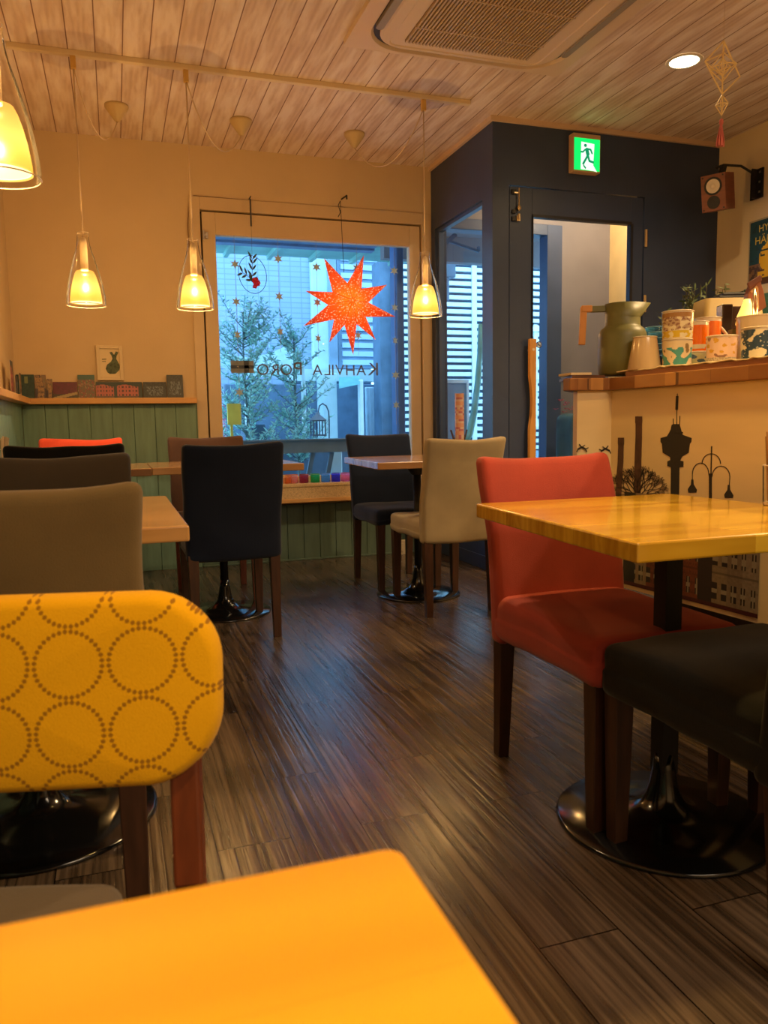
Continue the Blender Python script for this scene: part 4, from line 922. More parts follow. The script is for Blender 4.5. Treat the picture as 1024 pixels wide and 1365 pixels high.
# ================================================================== CHAIRS
GR = 'slipcovered dining chairs'
def parsons(label, x, y, face, fab, seed=0, top=.88, w=.43, skirt=.375, legm=None, dip=.012):
    """slipcovered dining chair. face=0 faces away from the camera (+Y), pi faces the camera"""
    t = thing('dining_chair', label, 'chair', (x, y, 0), face, GR); rz = Vector((seed*3.1, seed*1.7, 0))
    def wr(p, a=.004, f=7): return Vector((noise.noise(p*f+rz), noise.noise(p*f+rz+Vector((9, 0, 0))), noise.noise(p*f+rz+Vector((0, 9, 0)))))*a
    sh = .47
    def seatf(p):
        q = p.copy()
        if p.z > sh-.03: q.z += .010*(1-(p.x/(w/2))**2)*(1-((p.y)/.27)**2)
        if p.z < sh-.06: q.z += .012*cos(p.x/(w/2)*pi*.5)*1.0+.006*noise.noise(p*9+rz); q += Vector((p.x*.015, p.y*.015, 0))
        return q+wr(p, .008, 7)
    bm = cushion(w, .50, sh-skirt, .028, 12, 3, (0, .015, (sh+skirt)/2), seatf)
    link('seat', bm, fab, t, True)
    hb = top-skirt+.012
    def backf(p):
        u = (p.z-skirt)/hb; q = p.copy(); q.y -= .085*u*u+.02*u; q.y += .018*(p.x/(w/2))**2
        if u > .7: q.z -= dip*(1-(p.x/(w/2))**2)*(u-.7)/.3
        q.x *= 1.0+.015*u
        q.y += (.010*(1-abs(p.x)/(w/2)))*(1-u)*(1 if p.y > -.22 else 0)
        return q+wr(p, .007, 6)
    bm = cushion(w+.008, .062, hb, .022, 14, 3, (0, -.232, skirt-.012+hb/2), backf); link('backrest', bm, fab, t, True)
    lm = legm or M_DWOOD; n = 0
    for sx in (-1, 1):
        bm = B(); tbox(bm, (sx*(w/2-.030), -.222), .023, .72, skirt+.02, lean=(0, -.02)); link('leg', bm, lm, t, bevel=.002)
        bm = B(); tbox(bm, (sx*(w/2-.030), .232), .0235, .70, skirt+.02); link('leg', bm, lm, t, bevel=.002)
    return t
parsons('navy slipcovered chair seen from behind in the middle of the room', .475, 3.73, 0, F_NAVY, 1, top=.885, w=.42)
parsons('brown slipcovered chair behind the navy chair, far side of the table', .51, 4.52, pi, F_BROWN, 2, top=.90, w=.43, legm=M_RWOOD)
parsons('bright red slipcovered chair in the far left corner', -.185, 4.50, pi, F_RED2, 3, top=.905, w=.43)
parsons('black slipcovered chair behind the dark brown one, back towards camera', -.19, 3.66, 0, F_BLACK, 4, top=.895, w=.43)
parsons('dark brown slipcovered chair facing the camera behind the beige one', -.182, 2.33, pi, F_DKBR, 5, top=.875, w=.43)
parsons('beige slipcovered chair with its back to the yellow chair', -.188, 1.565, 0, F_BEIGE, 6, skirt=.40, top=.875, w=.43)
parsons('navy slipcovered chair by the window facing the room', 1.570, 4.44, pi, F_NAVY, 7, top=.895, w=.405)
parsons('cream slipcovered chair beside the entrance, back towards camera', 1.602, 3.80, 0, F_CREAM, 8, top=.885, w=.405, legm=M_DWOOD)
parsons('red slipcovered chair pulled up to the near right table', 1.181, 1.72, pi, F_RED, 9, skirt=.35, top=.86, w=.408)
parsons('black slipcovered chair with only its seat showing at the right edge', 1.225, 1.20, 0, F_BLACK, 10, skirt=.345, top=.86, w=.46)

# yellow patterned low-back chair
M_YEL = bpy.data.materials.new('yellow_ring_fabric'); nt, b = nodes_of(M_YEL); N = nt.nodes.new; L = nt.links.new
tc = N('ShaderNodeTexCoord'); sp = N('ShaderNodeSeparateXYZ'); L(tc.outputs['Object'], sp.inputs[0])
def math_(op, a_, b2=None, c2=None):
    m_ = N('ShaderNodeMath'); m_.operation = op
    for i, q in enumerate((a_, b2, c2)):
        if q is None: continue
        if isinstance(q, (int, float)): m_.inputs[i].default_value = q
        else: L(q, m_.inputs[i])
    return m_.outputs[0]
PX, PZ = .080, .0785
ux = math_('SUBTRACT', math_('PINGPONG', math_('ADD', sp.outputs['X'], 10*PX+.0035), PX/2), 0)
uz = math_('PINGPONG', math_('ADD', sp.outputs['Z'], 10*PZ+.018), PZ/2)
# pingpong gives distance to nearest lattice node: rings centred there
rr_ = math_('SQRT', math_('ADD', math_('MULTIPLY', ux, ux), math_('MULTIPLY', uz, uz)))
ringd = math_('ABSOLUTE', math_('SUBTRACT', rr_, .0365))
an = math_('ARCTAN2', uz, ux); dots = math_('ABSOLUTE', math_('SINE', math_('MULTIPLY', an, 18.0)))
# bead = inside ring band AND near dot centre
dd = math_('SUBTRACT', .0026, ringd); k1 = math_('GREATER_THAN', math_('SUBTRACT', .0028, math_('ADD', ringd, math_('MULTIPLY', math_('SUBTRACT', 1.0, dots), .0035))), 0)
nz = N('ShaderNodeTexNoise'); nz.inputs['Scale'].default_value = 500; L(tc.outputs['Object'], nz.inputs['Vector'])
cr = N('ShaderNodeMixRGB'); cr.inputs[1].default_value = (.66, .33, .003, 1); cr.inputs[2].default_value = (.78, .42, .008, 1); L(nz.outputs['Fac'], cr.inputs[0])
cm = N('ShaderNodeMixRGB'); cm.inputs[2].default_value = (.20, .075, .008, 1); L(math_('MULTIPLY', k1, .8), cm.inputs[0]); L(cr.outputs[0], cm.inputs[1]); L(cm.outputs[0], b.inputs['Base Color'])
b.inputs['Roughness'].default_value = .95; b.inputs['Sheen Weight'].default_value = .1; b.inputs['Specular IOR Level'].default_value = .1
bp = N('ShaderNodeBump'); bp.inputs['Strength'].default_value = .3; bp.inputs['Distance'].default_value = .002; L(math_('SUBTRACT', nz.outputs['Fac'], math_('MULTIPLY', k1, 1.2)), bp.inputs['Height']); L(bp.outputs[0], b.inputs['Normal'])
yc = thing('yellow_chair', 'low chair with yellow ring-patterned padded backrest facing the camera', 'chair', (-.183, .764, 0), radians(-14))
def yb(p):
    u = (p.z-.565)/.21; x = p.x/.24; q = p.copy(); q.y += .20*x*x*.12/.12*.12+.0; q.y += .02*u
    q.z += -.010*x*x*(1 if p.z > .66 else -1)
    return q
def rbar(w, h, d, r, y0, z0):
    """padded backrest: rounded-rectangle outline with a soft edge"""
    bm = B(); loops = []
    for k in range(9):
        a_ = -pi/2+pi*k/8; off = d/2*(1-cos(a_))*.55; loops.append((rrect(w-2*off*1.1, h-2*off*1.1, r-off*.6, 10), d/2*sin(a_)))
    rings = [[bm.verts.new(yb(Vector((x, y0+yy, z0+z)))) for x, z in pts] for pts, yy in loops]; n = len(rings[0])
    for a_, b_ in zip(rings, rings[1:]):
        for k in range(n): bm.faces.new((a_[k], a_[(k+1) % n], b_[(k+1) % n], b_[k]))
    for rg_, yy, fl in ((rings[0], -d/2, 1), (rings[-1], d/2, 0)):
        # rows across the face so it can bend
        c_ = bm.verts.new(yb(Vector((0, y0+yy, z0))))
        mids = []
        prev = rg_
        for s in (.75, .5, .25):
            cur = []
            for v_ in rg_:
                cur.append(None)
            base = [(x, z) for x, z in loops[0][0]]
            cur = [bm.verts.new(yb(Vector((x*s, y0+yy, z0+z*s)))) for x, z in base]
            for k in range(n):
                f_ = (prev[k], prev[(k+1) % n], cur[(k+1) % n], cur[k]); bm.faces.new(f_ if not fl else f_[::-1])
            prev = cur
        for k in range(n):
            f_ = (prev[k], prev[(k+1) % n], c_); bm.faces.new(f_ if not fl else f_[::-1])
    bmesh.ops.recalc_face_normals(bm, faces=bm.faces[:]); return bm
link('backrest', rbar(.484, .232, .045, .080, .195, .651), M_YEL, yc, True)
def sf(p): return Vector((p.x*(1.0-.12*(p.y > 0)*(p.y/.2)), p.y, p.z+.01*(1-(p.x/.2)**2)))
link('seat', cushion(.36, .40, .05, .024, 10, 3, (-.03, -.045, .425), sf), fabric('grey_brown_fabric', (.10, .075, .055)), yc, True)
for sx in (-1, 1):
    bm = B(); v0 = [Vector((sx*.205, .21, 0)), Vector((sx*.2, .19, .42)), Vector((sx*.195, .222, .60))]
    bar(bm, v0[0], v0[1], .034, .03); bar(bm, v0[1], v0[2], .034, .03); link('leg', bm, M_RWOOD, yc, bevel=.004)
    bm = B(); bar(bm, (sx*.19, -.22, 0), (sx*.18, -.20, .40), .032); link('leg', bm, M_RWOOD, yc, bevel=.004)
bm = B(); box(bm, -.18, .18, .165, .185, .37, .40); box(bm, -.17, .17, -.21, -.19, .37, .40)
for sx in (-1, 1): box(bm, sx*.18-.01, sx*.18+.01, -.20, .18, .37, .40)
link('seat_frame', bm, M_RWOOD, yc)

# ================================================================== TABLES
def pedestal(t, z, r=.235, post=.021, square=False):
    bm = B(); lathe(bm, [(r, 0), (r, .006), (r-.006, .011), (r*.55, .017), (r*.38, .026), (.070, .036), (.052, .050), (.040, .070), (.032, .098), (.027, .13), (post, .17)], 56); link('base', bm, M_BLACK, t, True)
    bm = B(); 
    if square: box(bm, -post, post, -post, post, .12, z-.035)
    else: lathe(bm, [(post, .15), (post, z-.035)], 20)
    link('post', bm, M_BLACKM, t, not square)
    bm = B(); box(bm, -.17, .17, -.024, .024, z-.05, z-.035); box(bm, -.024, .024, -.17, .17, z-.05, z-.035); lathe(bm, [(.03, z-.09), (.06, z-.05)], 16); link('top_bracket', bm, M_BLACKM, t)
def slab(quad, z, th, m, name, parent, off=(0, 0), bev=.004):
    bm = B(); b_ = [bm.verts.new((x-off[0], y-off[1], z-th)) for x, y in quad]; t_ = [bm.verts.new((x-off[0], y-off[1], z)) for x, y in quad]
    bm.faces.new(t_); bm.faces.new(b_[::-1])
    for i in range(4): bm.faces.new((b_[i], b_[(i+1) % 4], t_[(i+1) % 4], t_[i]))
    return link(name, bm, m, parent, bevel=bev)
def table(label, quad, z, foot, m, th=.036, **k):
    t = thing('cafe_table', label, 'table', (foot[0], foot[1], 0), 0, 'square wooden cafe tables')
    slab(quad, z, th, m, 'tabletop', t, foot); pedestal(t, z-th+.035, **k); return t
def rect(x0, x1, y0, y1): return [(x0, y0), (x1, y0), (x1, y1), (x0, y1)]
table('glossy golden wooden table at the near right beside the counter', [(.825, 1.11), (1.50, 1.11), (1.47, 1.84), (.872, 1.84)], .745, (1.195, 1.49), M_TABLE, r=.25, square=True, post=.022)
table('brown topped table between the navy chair and the brown chair', rect(.157, .895, 3.90, 4.55), .765, (.495, 4.06), M_TABLEB)
table('brown topped table in the far left corner beside the red chair', rect(-.545, .155, 3.90, 4.55), .763, (-.19, 4.10), M_TABLEB)
table('brown topped table between the cream chair and the window', [(1.22, 3.70), (1.92, 3.74), (1.92, 4.50), (1.275, 4.50)], .765, (1.575, 4.08), M_TABLEB)
table('wooden table at the left behind the beige chair', rect(-.545, .135, 1.66, 2.44), .75, (-.215, 2.03), M_TABLEO, th=.033, r=.27)
ot = thing('cafe_table', 'honey coloured table filling the lower left foreground', 'table', (-.2175, 0, 0), 0, 'square wooden cafe tables')
bm = B(); pts = rrect(.69, .70, .010, 5, (0, .013)); rg = loft(bm, [(pts, .735), (pts, .70)]); bm.faces.new(rg[0]); bm.faces.new(rg[1][::-1]); bmesh.ops.recalc_face_normals(bm, faces=bm.faces[:]); link('tabletop', bm, M_OWN, ot, bevel=.003); pedestal(ot, .735)

# table things: glasses of sugar sticks
def stick_glass(label, x, y, z, h=.10, n=14, tall=.16, r=.032, seed=1, col=(.75, .6, .4), name='sugar_glass'):
    t = thing(name, label, 'glass', (x, y, z+.0005), 0, 'glasses of sugar sticks'); rnd = random.Random(seed)
    bm = B(); lathe(bm, [(r*.85, 0), (r*.9, .004), (r, h)], 28, cap0=True, cap1=False); link('glass', bm, M_CLEAR, t, True)
    bm = B(); tube(bm, [(r*cos(2*pi*i/28), r*sin(2*pi*i/28), h) for i in range(28)], .0013, 6, closed=True); lathe(bm, [(r*.83, .001), (r*.86, .008)], 24); link('glass_edge', bm, MATS['glass_edge'], t)
    for k in range(n):
        a_ = rnd.random()*2*pi; q = rnd.uniform(0, r*.5); o_ = rnd.uniform(r*.4, r*.9)
        bm = B(); bar(bm, (q*cos(a_), q*sin(a_), .010), (o_*1.25*cos(a_+.4), o_*1.25*sin(a_+.4), tall*rnd.uniform(.85, 1)), .007, .004)
        link('sugar_stick', bm, mat('stick_%d_%d' % (seed, k % 4), tuple(c_*(.55+.15*(k % 4)) for c_ in col), .7), t)
stick_glass('glass of sugar sticks on the far left table at the image edge', -.515, 4.14, .763, seed=1, tall=.17)
stick_glass('glass of wooden stirrers at the right edge on the golden table', 1.478, 1.468, .745, seed=2, n=7, tall=.175, r=.030, h=.095, col=(.45, .26, .12))
tg = thing('straw_holder', 'tall holder of striped paper sticks on the table behind the cream chair', 'holder', (1.865, 4.15, .766))
bm = B(); lathe(bm, [(.030, 0), (.030, .12)], 20, cap1=False); link('cup', bm, M_CLEAR, tg, True)
def pf(u, v):
    n = noise.noise(Vector((u*8, v*30, 1))); return (.55, .30, .22) if int(v*16) % 2 else ((.40, .13, .18) if n > .1 else (.55, .42, .36))
picture('paper_roll', 20, 30, lambda u, v: Vector((.026*cos(u*2*pi), .026*sin(u*2*pi), .02+.335*v)), pf, tg)
bm = B(); bar(bm, (-.01, 0, .02), (-.055, 0, .15), .008); bar(bm, (.01, 0, .02), (.045, 0, .15), .008); bar(bm, (0, 0, .02), (.025, .01, .16), .006); link('stirrer', bm, M_DWOOD, tg)
# wall socket by the skirting
bm = B(); q = atY(535, 728, 5.44); box(bm, q.x-.03, q.x+.03, 5.40, 5.44, q.z-.07, q.z+.05); box(bm, q.x-.02, q.x, 5.385, 5.40, q.z-.03, q.z+.03)
tag(link('wall_socket', bm, mat('ivory_plastic', (.62, .50, .33), .5), bevel=.003), 'ivory plug adapter on the green boards under the window', 'socket')

# ================================================================== COUNTER
CZ0, CZ1 = 1.052, 1.0925
PA, PB, PC = Vector((1.412, 2.266)), Vector((1.550, 2.249)), Vector((1.602, 1.62))
dBC = (PC-PB).normalized(); PN = PB+dBC*1.9      # towards the camera
dep = 1.05
ct = B(); outline = [PA, PB, PN, PN+Vector((dep, 0)), Vector((PB.x+dep, PB.y+.35)), Vector((PA.x+.20, PA.y+.28)), Vector((PA.x, PA.y+.04))]
def prism(bm, pts, z0, z1):
    lo = [bm.verts.new((p_[0], p_[1], z0)) for p_ in pts]; hi = [bm.verts.new((p_[0], p_[1], z1)) for p_ in pts]
    f = [bm.faces.new(hi), bm.faces.new(lo[::-1])]; n = len(pts)
    for i in range(n): bm.faces.new((lo[i], lo[(i+1) % n], hi[(i+1) % n], hi[i]))
    bmesh.ops.recalc_face_normals(bm, faces=bm.faces[:])
prism(ct, outline, CZ0, CZ1); tag(link('countertop', ct, M_COUNTER, bevel=.003), 'brown butcher block countertop carrying the mugs and the jug', 'countertop')
nrm = Vector((dBC.y, -dBC.x)); nrm = nrm if nrm.x < 0 else -nrm; ins = .018
dAB = (PB-PA).normalized(); nab = Vector((dAB.y, -dAB.x)); nab = nab if nab.y < 0 else -nab
fA = PA+dAB*.035-nab*ins; fB = PB-nrm*ins-nab*ins*.6; fN = PN-nrm*ins
cc_ = thing('service_counter', 'cream service counter with a printed city skyline on its front', 'counter', (fB.x, fB.y, 0)); O2 = fB.copy()
bm = B(); prism(bm, [fA-O2, fB-O2, fN-O2, fN-O2+Vector((dep-.1, 0)), fB-O2+Vector((dep-.1, .3)), fA-O2+Vector((.2, .25)), fA-O2+Vector((0.01, .04))], .40, CZ0-.0005)
M_PANEL = mat('cream_panel', (.74, .56, .31), .6, var=.06, scale=2.5, stretch=(1, 1, 5)); link('front_panel', bm, M_PANEL, cc_)
bm = B(); prism(bm, [fB-O2+Vector((.28, -.05)), fN-O2+Vector((.28, 0)), fN-O2+Vector((dep-.1, 0)), fB-O2+Vector((dep-.1, .2)), fB-O2+Vector((.28, .1))], 0, .40); link('plinth', bm, M_DWOOD, cc_)
def onface(px, py, seg='B'):
    d = ray(px, py)
    n_, o_ = (nrm, fB) if seg == 'B' else (nab, fB)
    t_ = (n_.x*(o_.x-CAM.x)+n_.y*(o_.y-CAM.y))/(n_.x*d.x+n_.y*d.y); return CAM+d*t_
def fmap(seg='B', off=.0004):
    n_ = nrm if seg == 'B' else nab
    return lambda u, v, w: onface(u, v, seg)+Vector((n_.x*(w+off), n_.y*(w+off), 0))-Vector((O2.x, O2.y, 0))
INK = mat('mural_black', (.020, .015, .012), .7); INKB = mat('mural_brown', (.085, .036, .020), .7, var=.3, scale=30)
Z4 = lambda pts: [(744+x/3.657, 340+y/3.657) for x, y in pts]
Z5 = lambda pts: [(780+x/4.197, 520+y/4.197) for x, y in pts]
bm = B(); FM = fmap()
poly(bm, Z5([(285, 150), (320, 150), (320, 260), (316, 420), (312, 600), (280, 600), (278, 420), (284, 260)]), FM); poly(bm, Z5([(283, 147), (322, 147), (322, 185), (283, 185)]), fmap(off=.0010)); link('mural_chimney_tall', bm, INKB, cc_)
bm = B(); FA_ = fmap()
poly(bm, Z5([(188, 268), (218, 268), (216, 400), (208, 500), (204, 600), (172, 600), (176, 500), (184, 400)]), FA_); poly(bm, Z5([(186, 266), (220, 266), (220, 305), (186, 305)]), fmap(off=.0010)); link('mural_chimney_short', bm, INKB, cc_)
bm = B()
tower = [(424, 268), (460, 258), (480, 225), (486, 195), (496, 190), (512, 190), (530, 190), (540, 225), (548, 250), (598, 268), (596, 290), (588, 300), (582, 350), (545, 372), (534, 395), (552, 398), (552, 430), (530, 432), (526, 700), (480, 700), (482, 432), (462, 425), (462, 398), (478, 392), (478, 375), (436, 350), (432, 300), (424, 290)]
poly(bm, Z5(tower), FM); stroke(bm, Z5([(514, 195), (515, 110), (518, 20)]), .9, FM); stroke(bm, Z5([(515, 108), (518, 36)]), 3.4, fmap(off=.001)); stroke(bm, Z5([(496, 195), (495, 160)]), 1, FM); stroke(bm, Z5([(530, 195), (532, 145)]), 1, FM)
stroke(bm, Z5([(478, 230), (548, 238)]), 2, fmap(off=.001)); link('mural_tower', bm, INK, cc_)
bm = B(); stroke(bm, Z5([(703, 680), (703, 470)]), 4, FM); stroke(bm, Z5([(706, 480), (710, 315)]), 1.6, FM)
def arc(cx, cy, rx, ry, a0_, a1_, n=12): return [(cx+rx*cos(radians(a0_+(a1_-a0_)*i/n)), cy-ry*sin(radians(a0_+(a1_-a0_)*i/n))) for i in range(n+1)]
for c_ in (arc(648, 470, 46, 62, 180, 0), arc(762, 485, 50, 60, 180, 0), arc(708, 412, 52, 56, 180, 0)): stroke(bm, Z5(c_), 1.1, FM)
stroke(bm, Z5([(602, 470), (602, 505)]), 1, FM); stroke(bm, Z5([(812, 485), (809, 530)]), 1, FM); stroke(bm, Z5([(694, 470), (702, 510)]), 1, FM)
for x, y in ((602, 500), (806, 530)): poly(bm, Z5([(x-6, y), (x+6, y), (x+8, y+28), (x+26, y+58), (x+22, y+74), (x-22, y+74), (x-26, y+55), (x-8, y+28)]), FM)
link('mural_street_lamp', bm, INK, cc_)
# bare tree: recursive branching drawn flat on the panel
bm = B(); rnd = random.Random(12)
def branch(x, y, a_, L_, w_, d):
    x1, y1 = x+L_*cos(a_), y-L_*sin(a_); stroke(bm, [(x, y), (x1, y1)], w_, FM)
    if d == 0: return
    for s in ((-.55, .5) if d % 2 else (-.42, .08, .5)): branch(x1, y1, a_+s+rnd.uniform(-.2, .2), L_*rnd.uniform(.66, .88), max(.28, w_*.66), d-1)
branch(850, 680, pi/2, 20, 2.2, 2)
for a_ in (2.75, 2.35, 1.95, 1.57, 1.2, .8, .42): branch(850, 664, a_, 13.5, 1.1, 4)
link('mural_bare_tree', bm, INK, cc_)
# little leaping figures
bm = B()
def leaper(cx, cy, k, mir, FF):
    for pts, w_ in (([(-6, 3), (0, 0), (5, 3)], 2.6), ([(-6, 3), (-8, 7)], 1.4), ([(5, 3), (9, 1)], 1.4), ([(5, 3), (7, 7)], 1.3), ([(-1, 0), (-4, -4)], 1.6), ([(0, 0), (4, -3)], 1.2)):
        stroke(bm, [(cx+mir*x*k, cy+y*k) for x, y in pts], w_*k, FF)
leaper(776, 596, .9, 1, fmap('A')); leaper(807, 598, .9, -1, fmap('A')); link('mural_leaping_figures', bm, INK, cc_)
# printed town houses low on the panel
pL, pR = onface(832, 745), onface(1014, 745)
def town(u, v):
    x = u*10.0; n = noise.noise(Vector((u*60, v*40, 2))); fx = x % 1
    k = int(x)
    if v < .05: return (.06, .012, .012)
    pal = [(.012, .012, .012), (.36, .25, .15), (.22, .06, .03), (.24, .07, .03), (.30, .08, .03), (.26, .07, .03), (.03, .02, .02), (.34, .25, .16), (.30, .22, .15), (.36, .28, .20)][min(9, k)]
    if k in (2, 3, 4, 5): 
        if int(v*34+(int(x*12) % 2)*.5) % 3 == 0: pal = tuple(c_*.75 for c_ in pal)
    if k == 0 or k == 6: return pal
    cu, cv = (x*1.6) % 1, (v*3.2) % 1
    if .25 < cu < .75 and .25 < cv < .80:
        if abs(cu-.5) < .06 or abs(cv-.5) < .07: return (.26, .22, .16)
        return (.025, .02, .018)
    if cv < .06: return tuple(c_*.35 for c_ in pal)
    return tuple(c_*.6*(1+.25*n) for c_ in pal)
def tm(u, v):
    p_ = pL.lerp(pR, u); zb = .414; p_ = Vector((p_.x, p_.y, zb+(.72-zb)*v)); return p_+Vector((nrm.x*.003, nrm.y*.003, 0))-Vector((O2.x, O2.y, 0))
picture('mural_town_houses', 110, 50, tm, town, cc_)

# ---- things on the counter
ZC = CZ1+.0005
def onbar(px, d): return CAM+ray(px, 495)*d
# wooden tray and napkins
def tray(label, p0, p1, wid, zz=ZC):
    t = thing('wooden_tray', label, 'tray', (p0.x, p0.y, zz)); d = Vector((p1.x-p0.x, p1.y-p0.y, 0)); L_ = d.length; d.normalize(); t.rotation_euler = (0, 0, atan2(d.y, d.x))
    bm = B(); box(bm, 0, L_, 0, wid, 0, .008); link('tray_base', bm, mat('tray_wood', (.30, .11, .035), .4, var=.2, scale=5), t, bevel=.002)
    bm = B(); box(bm, 0, L_, -.012, 0, 0, .016); box(bm, 0, L_, wid, wid+.012, 0, .016); box(bm, -.012, 0, -.012, wid+.012, 0, .016); box(bm, L_, L_+.012, -.012, wid+.012, 0, .016); link('tray_rim', bm, MATS['tray_wood'], t, bevel=.002)
q0, q1 = Vector((1.50, 2.30, 0)), Vector((1.615, 2.10, 0))
def pt(px, d): v = onbar(px, d); return Vector((v.x, v.y, 0))
tray('long wooden tray under the row of mugs', Vector((1.655, 1.50, 0)), Vector((1.625, 2.16, 0)), -.001 if False else .26) if False else None
t = thing('wooden_tray', 'long low wooden tray under the row of mugs', 'tray', (0, 0, ZC))
bm = B(); tp_ = [PB+dBC*.06-nrm*.035, PB+dBC*1.0-nrm*.035, PB+dBC*1.0-nrm*.34, PB+dBC*.06-nrm*.34]; prism(bm, tp_, 0, .007); link('tray_base', bm, mat('tray_wood', (.30, .11, .035), .4, var=.2, scale=5), t)
bm = B(); prism(bm, [tp_[0]+nrm*.010, tp_[1]+nrm*.010, tp_[1], tp_[0]], 0, .016); prism(bm, [tp_[0]-dBC*.01+nrm*.010, tp_[0]+nrm*.01, tp_[3], tp_[3]-dBC*.01], 0, .016); link('tray_rim', bm, MATS['tray_wood'], t)
t = thing('wooden_tray', 'small dark tray with a napkin under the olive jug', 'tray', (0, 0, ZC))
bm = B(); tq = [PA+dAB*.012-nab*.012, PB-dAB*.005-nab*.02+Vector((0, .0)), PB-nab*.26, PA+dAB*.08-nab*.26]
tq = [Vector((q.x, q.y)) for q in tq]; prism(bm, tq, 0, .010); link('tray_base', bm, mat('tray_dark', (.12, .05, .025), .4), t)
bm = B(); prism(bm, [tq[0]+Vector((.0, .004)), tq[0]+dAB*.07, tq[0]+dAB*.075+Vector((0, .09)), tq[0]+Vector((.005, .09))], .0105, .018); link('napkin', bm, mat('napkin_paper', (.72, .58, .38), .9), t)
# crumpled cream cloth under the mugs
bm = B(); nx, ny = 44, 8; vs = []
for i in range(nx+1):
    row = []
    for j in range(ny+1):
        b0 = PB+dBC*(-.03+.80*i/nx)-nrm*(.022+.24*j/ny); h = .018+.010*abs(noise.noise(Vector((i*.42, j*.6, 1))))+.006*abs(noise.noise(Vector((i*1.1, j*1.3, 5))))
        row.append(bm.verts.new((b0.x, b0.y, ZC+h)))
    vs.append(row)
for i in range(nx):
    for j in range(ny): bm.faces.new((vs[i][j], vs[i+1][j], vs[i+1][j+1], vs[i][j+1]))
bmesh.ops.recalc_face_normals(bm, faces=bm.faces[:]); bmesh.ops.solidify(bm, geom=bm.faces[:], thickness=.004)
tag(link('cream_cloth', bm, mat('cream_cloth_fabric', (.70, .56, .34), .9), None, True), 'crumpled cream cloth lying under the mugs on the counter', 'cloth')
ZM = ZC+.019
# olive jug with wooden handle
p_ = pt(829, 2.66); jg = thing('coffee_jug', 'matt olive green insulated jug with an orange wooden handle', 'jug', (p_.x, p_.y, ZC+.0105), YAW*-1-.12)
M_OLIVE = mat('olive_enamel', (.15, .148, .045), .45)
bm = B(); lathe(bm, [(.070, 0), (.077, .006), (.079, .05), (.079, .125), (.077, .140), (.070, .153), (.061, .160), (.0575, .165), (.0565, .200), (.057, .232)], 48, cap1=True); link('body', bm, M_OLIVE, jg, True)
bm = B(); n = 40; ra = []; rb = []
for i in range(n):
    a_ = 2*pi*i/n; ext = .032*max(0, cos(a_))**6; ra.append(bm.verts.new((.0575*cos(a_), .0575*sin(a_), .190))); rb.append(bm.verts.new(((.0585+ext)*cos(a_), (.0585+ext*.3)*sin(a_), .236)))
for i in range(n): bm.faces.new((ra[i], ra[(i+1) % n], rb[(i+1) % n], rb[i]))
bm.faces.new(rb); link('spout_collar', bm, M_OLIVE, jg, True)
bm = B(); bar(bm, (-.055, 0, .222), (-.105, 0, .222), .018, .020); link('handle_arm', bm, M_OLIVE, jg, bevel=.002)
bm = B(); bar(bm, (-.100, 0, .2235), (-.136, 0, .2235), .020, .022); bar(bm, (-.128, 0, .23), (-.133, 0, .105), .022, .016); link('wooden_handle', bm, mat('orange_beech', (.62, .27, .055), .45, var=.1), jg, bevel=.003)
# cups and mugs
def mug(label, px, d, h, r, f=None, col=(.7, .55, .35), handle=None, z=None, rb=None, ang=0, name='mug', group='mugs on the counter', rot0=0):
    p_ = pt(px, d); t = thing(name, label, 'mug' if name == 'mug' else 'cup', (p_.x, p_.y, ZM if z is None else z), ang, group); rb = rb or r*.93
    base = mat('ceramic_%.2f_%.2f_%.2f' % col, col, .2, coat=.5)
    bm = B(); lathe(bm, [(rb, 0), (rb+.001, .002), (r-.0006, h-.001)], 40, cap1=False); lathe(bm, [(rb-.004, .004), (r-.0045, h-.001), (r-.001, h)], 40, cap0=True, cap1=False); link('cup_body', bm, base, t, True)
    if f: picture('glaze_pattern', 120, 40, lambda u, v: Vector(((rb+(r-rb)*(.05+.9*v)+.0009)*cos(u*2*pi), (rb+(r-rb)*(.05+.9*v)+.0009)*sin(u*2*pi), h*(.05+.88*v))), f, t, M_PRINTG)
    bm = B(); tube(bm, [((r)*cos(2*pi*i/40), r*sin(2*pi*i/40), h) for i in range(40)], .0020, 6, closed=True); link('rim', bm, mat('pale_rim', (.72, .62, .46), .2, coat=.4), t, True)
    if handle:
        bm = B(); hc, hs = cos(handle), sin(handle)
        pts = [Vector(((r-.002+.030*sin(pi*i/10))*hc, (r-.002+.030*sin(pi*i/10))*hs, h*.82-h*.62*i/10)) for i in range(11)]; tube(bm, pts, .0052, 8); link('handle', bm, base, t, True)
    return t
def g_story(u, v):
    n = noise.noise(Vector((u*16, v*6, 4))); m_ = noise.noise(Vector((u*30, v*12, 9)))
    if v > .82: return (.34, .17, .06)
    if v < .28: return (.62, .42, .02) if n > -.05 else (.75, .66, .45)
    return (.70, .60, .40) if n > .05 else ((.25, .12, .08) if m_ > .1 else (.45, .32, .20))
def g_teal(u, v):
    n = noise.noise(Vector((u*11, v*3, 14)))
    return (.07, .30, .28) if n > .02 and v < .75 else (.70, .56, .36) if n > -.4 else (.25, .17, .08)
def g_pink(u, v):
    n = noise.noise(Vector((u*14, v*5, 24))); m_ = noise.noise(Vector((u*50, v*16, 2)))
    if v < .24: return (.40, .33, .26) if m_ > 0 else (.62, .52, .40)
    if n > .30: return (.62, .34, .04)
    if n < -.42: return (.28, .15, .12)
    return (.75, .50, .36)
def g_blue(u, v):
    n = noise.noise(Vector((u*9, v*3.2, 31))); m_ = noise.noise(Vector((u*40, v*18, 2)))
    if n > .10: return (.72, .62, .42)
    if m_ > .42: return (.5, .5, .4)
    return (.025, .055, .095)
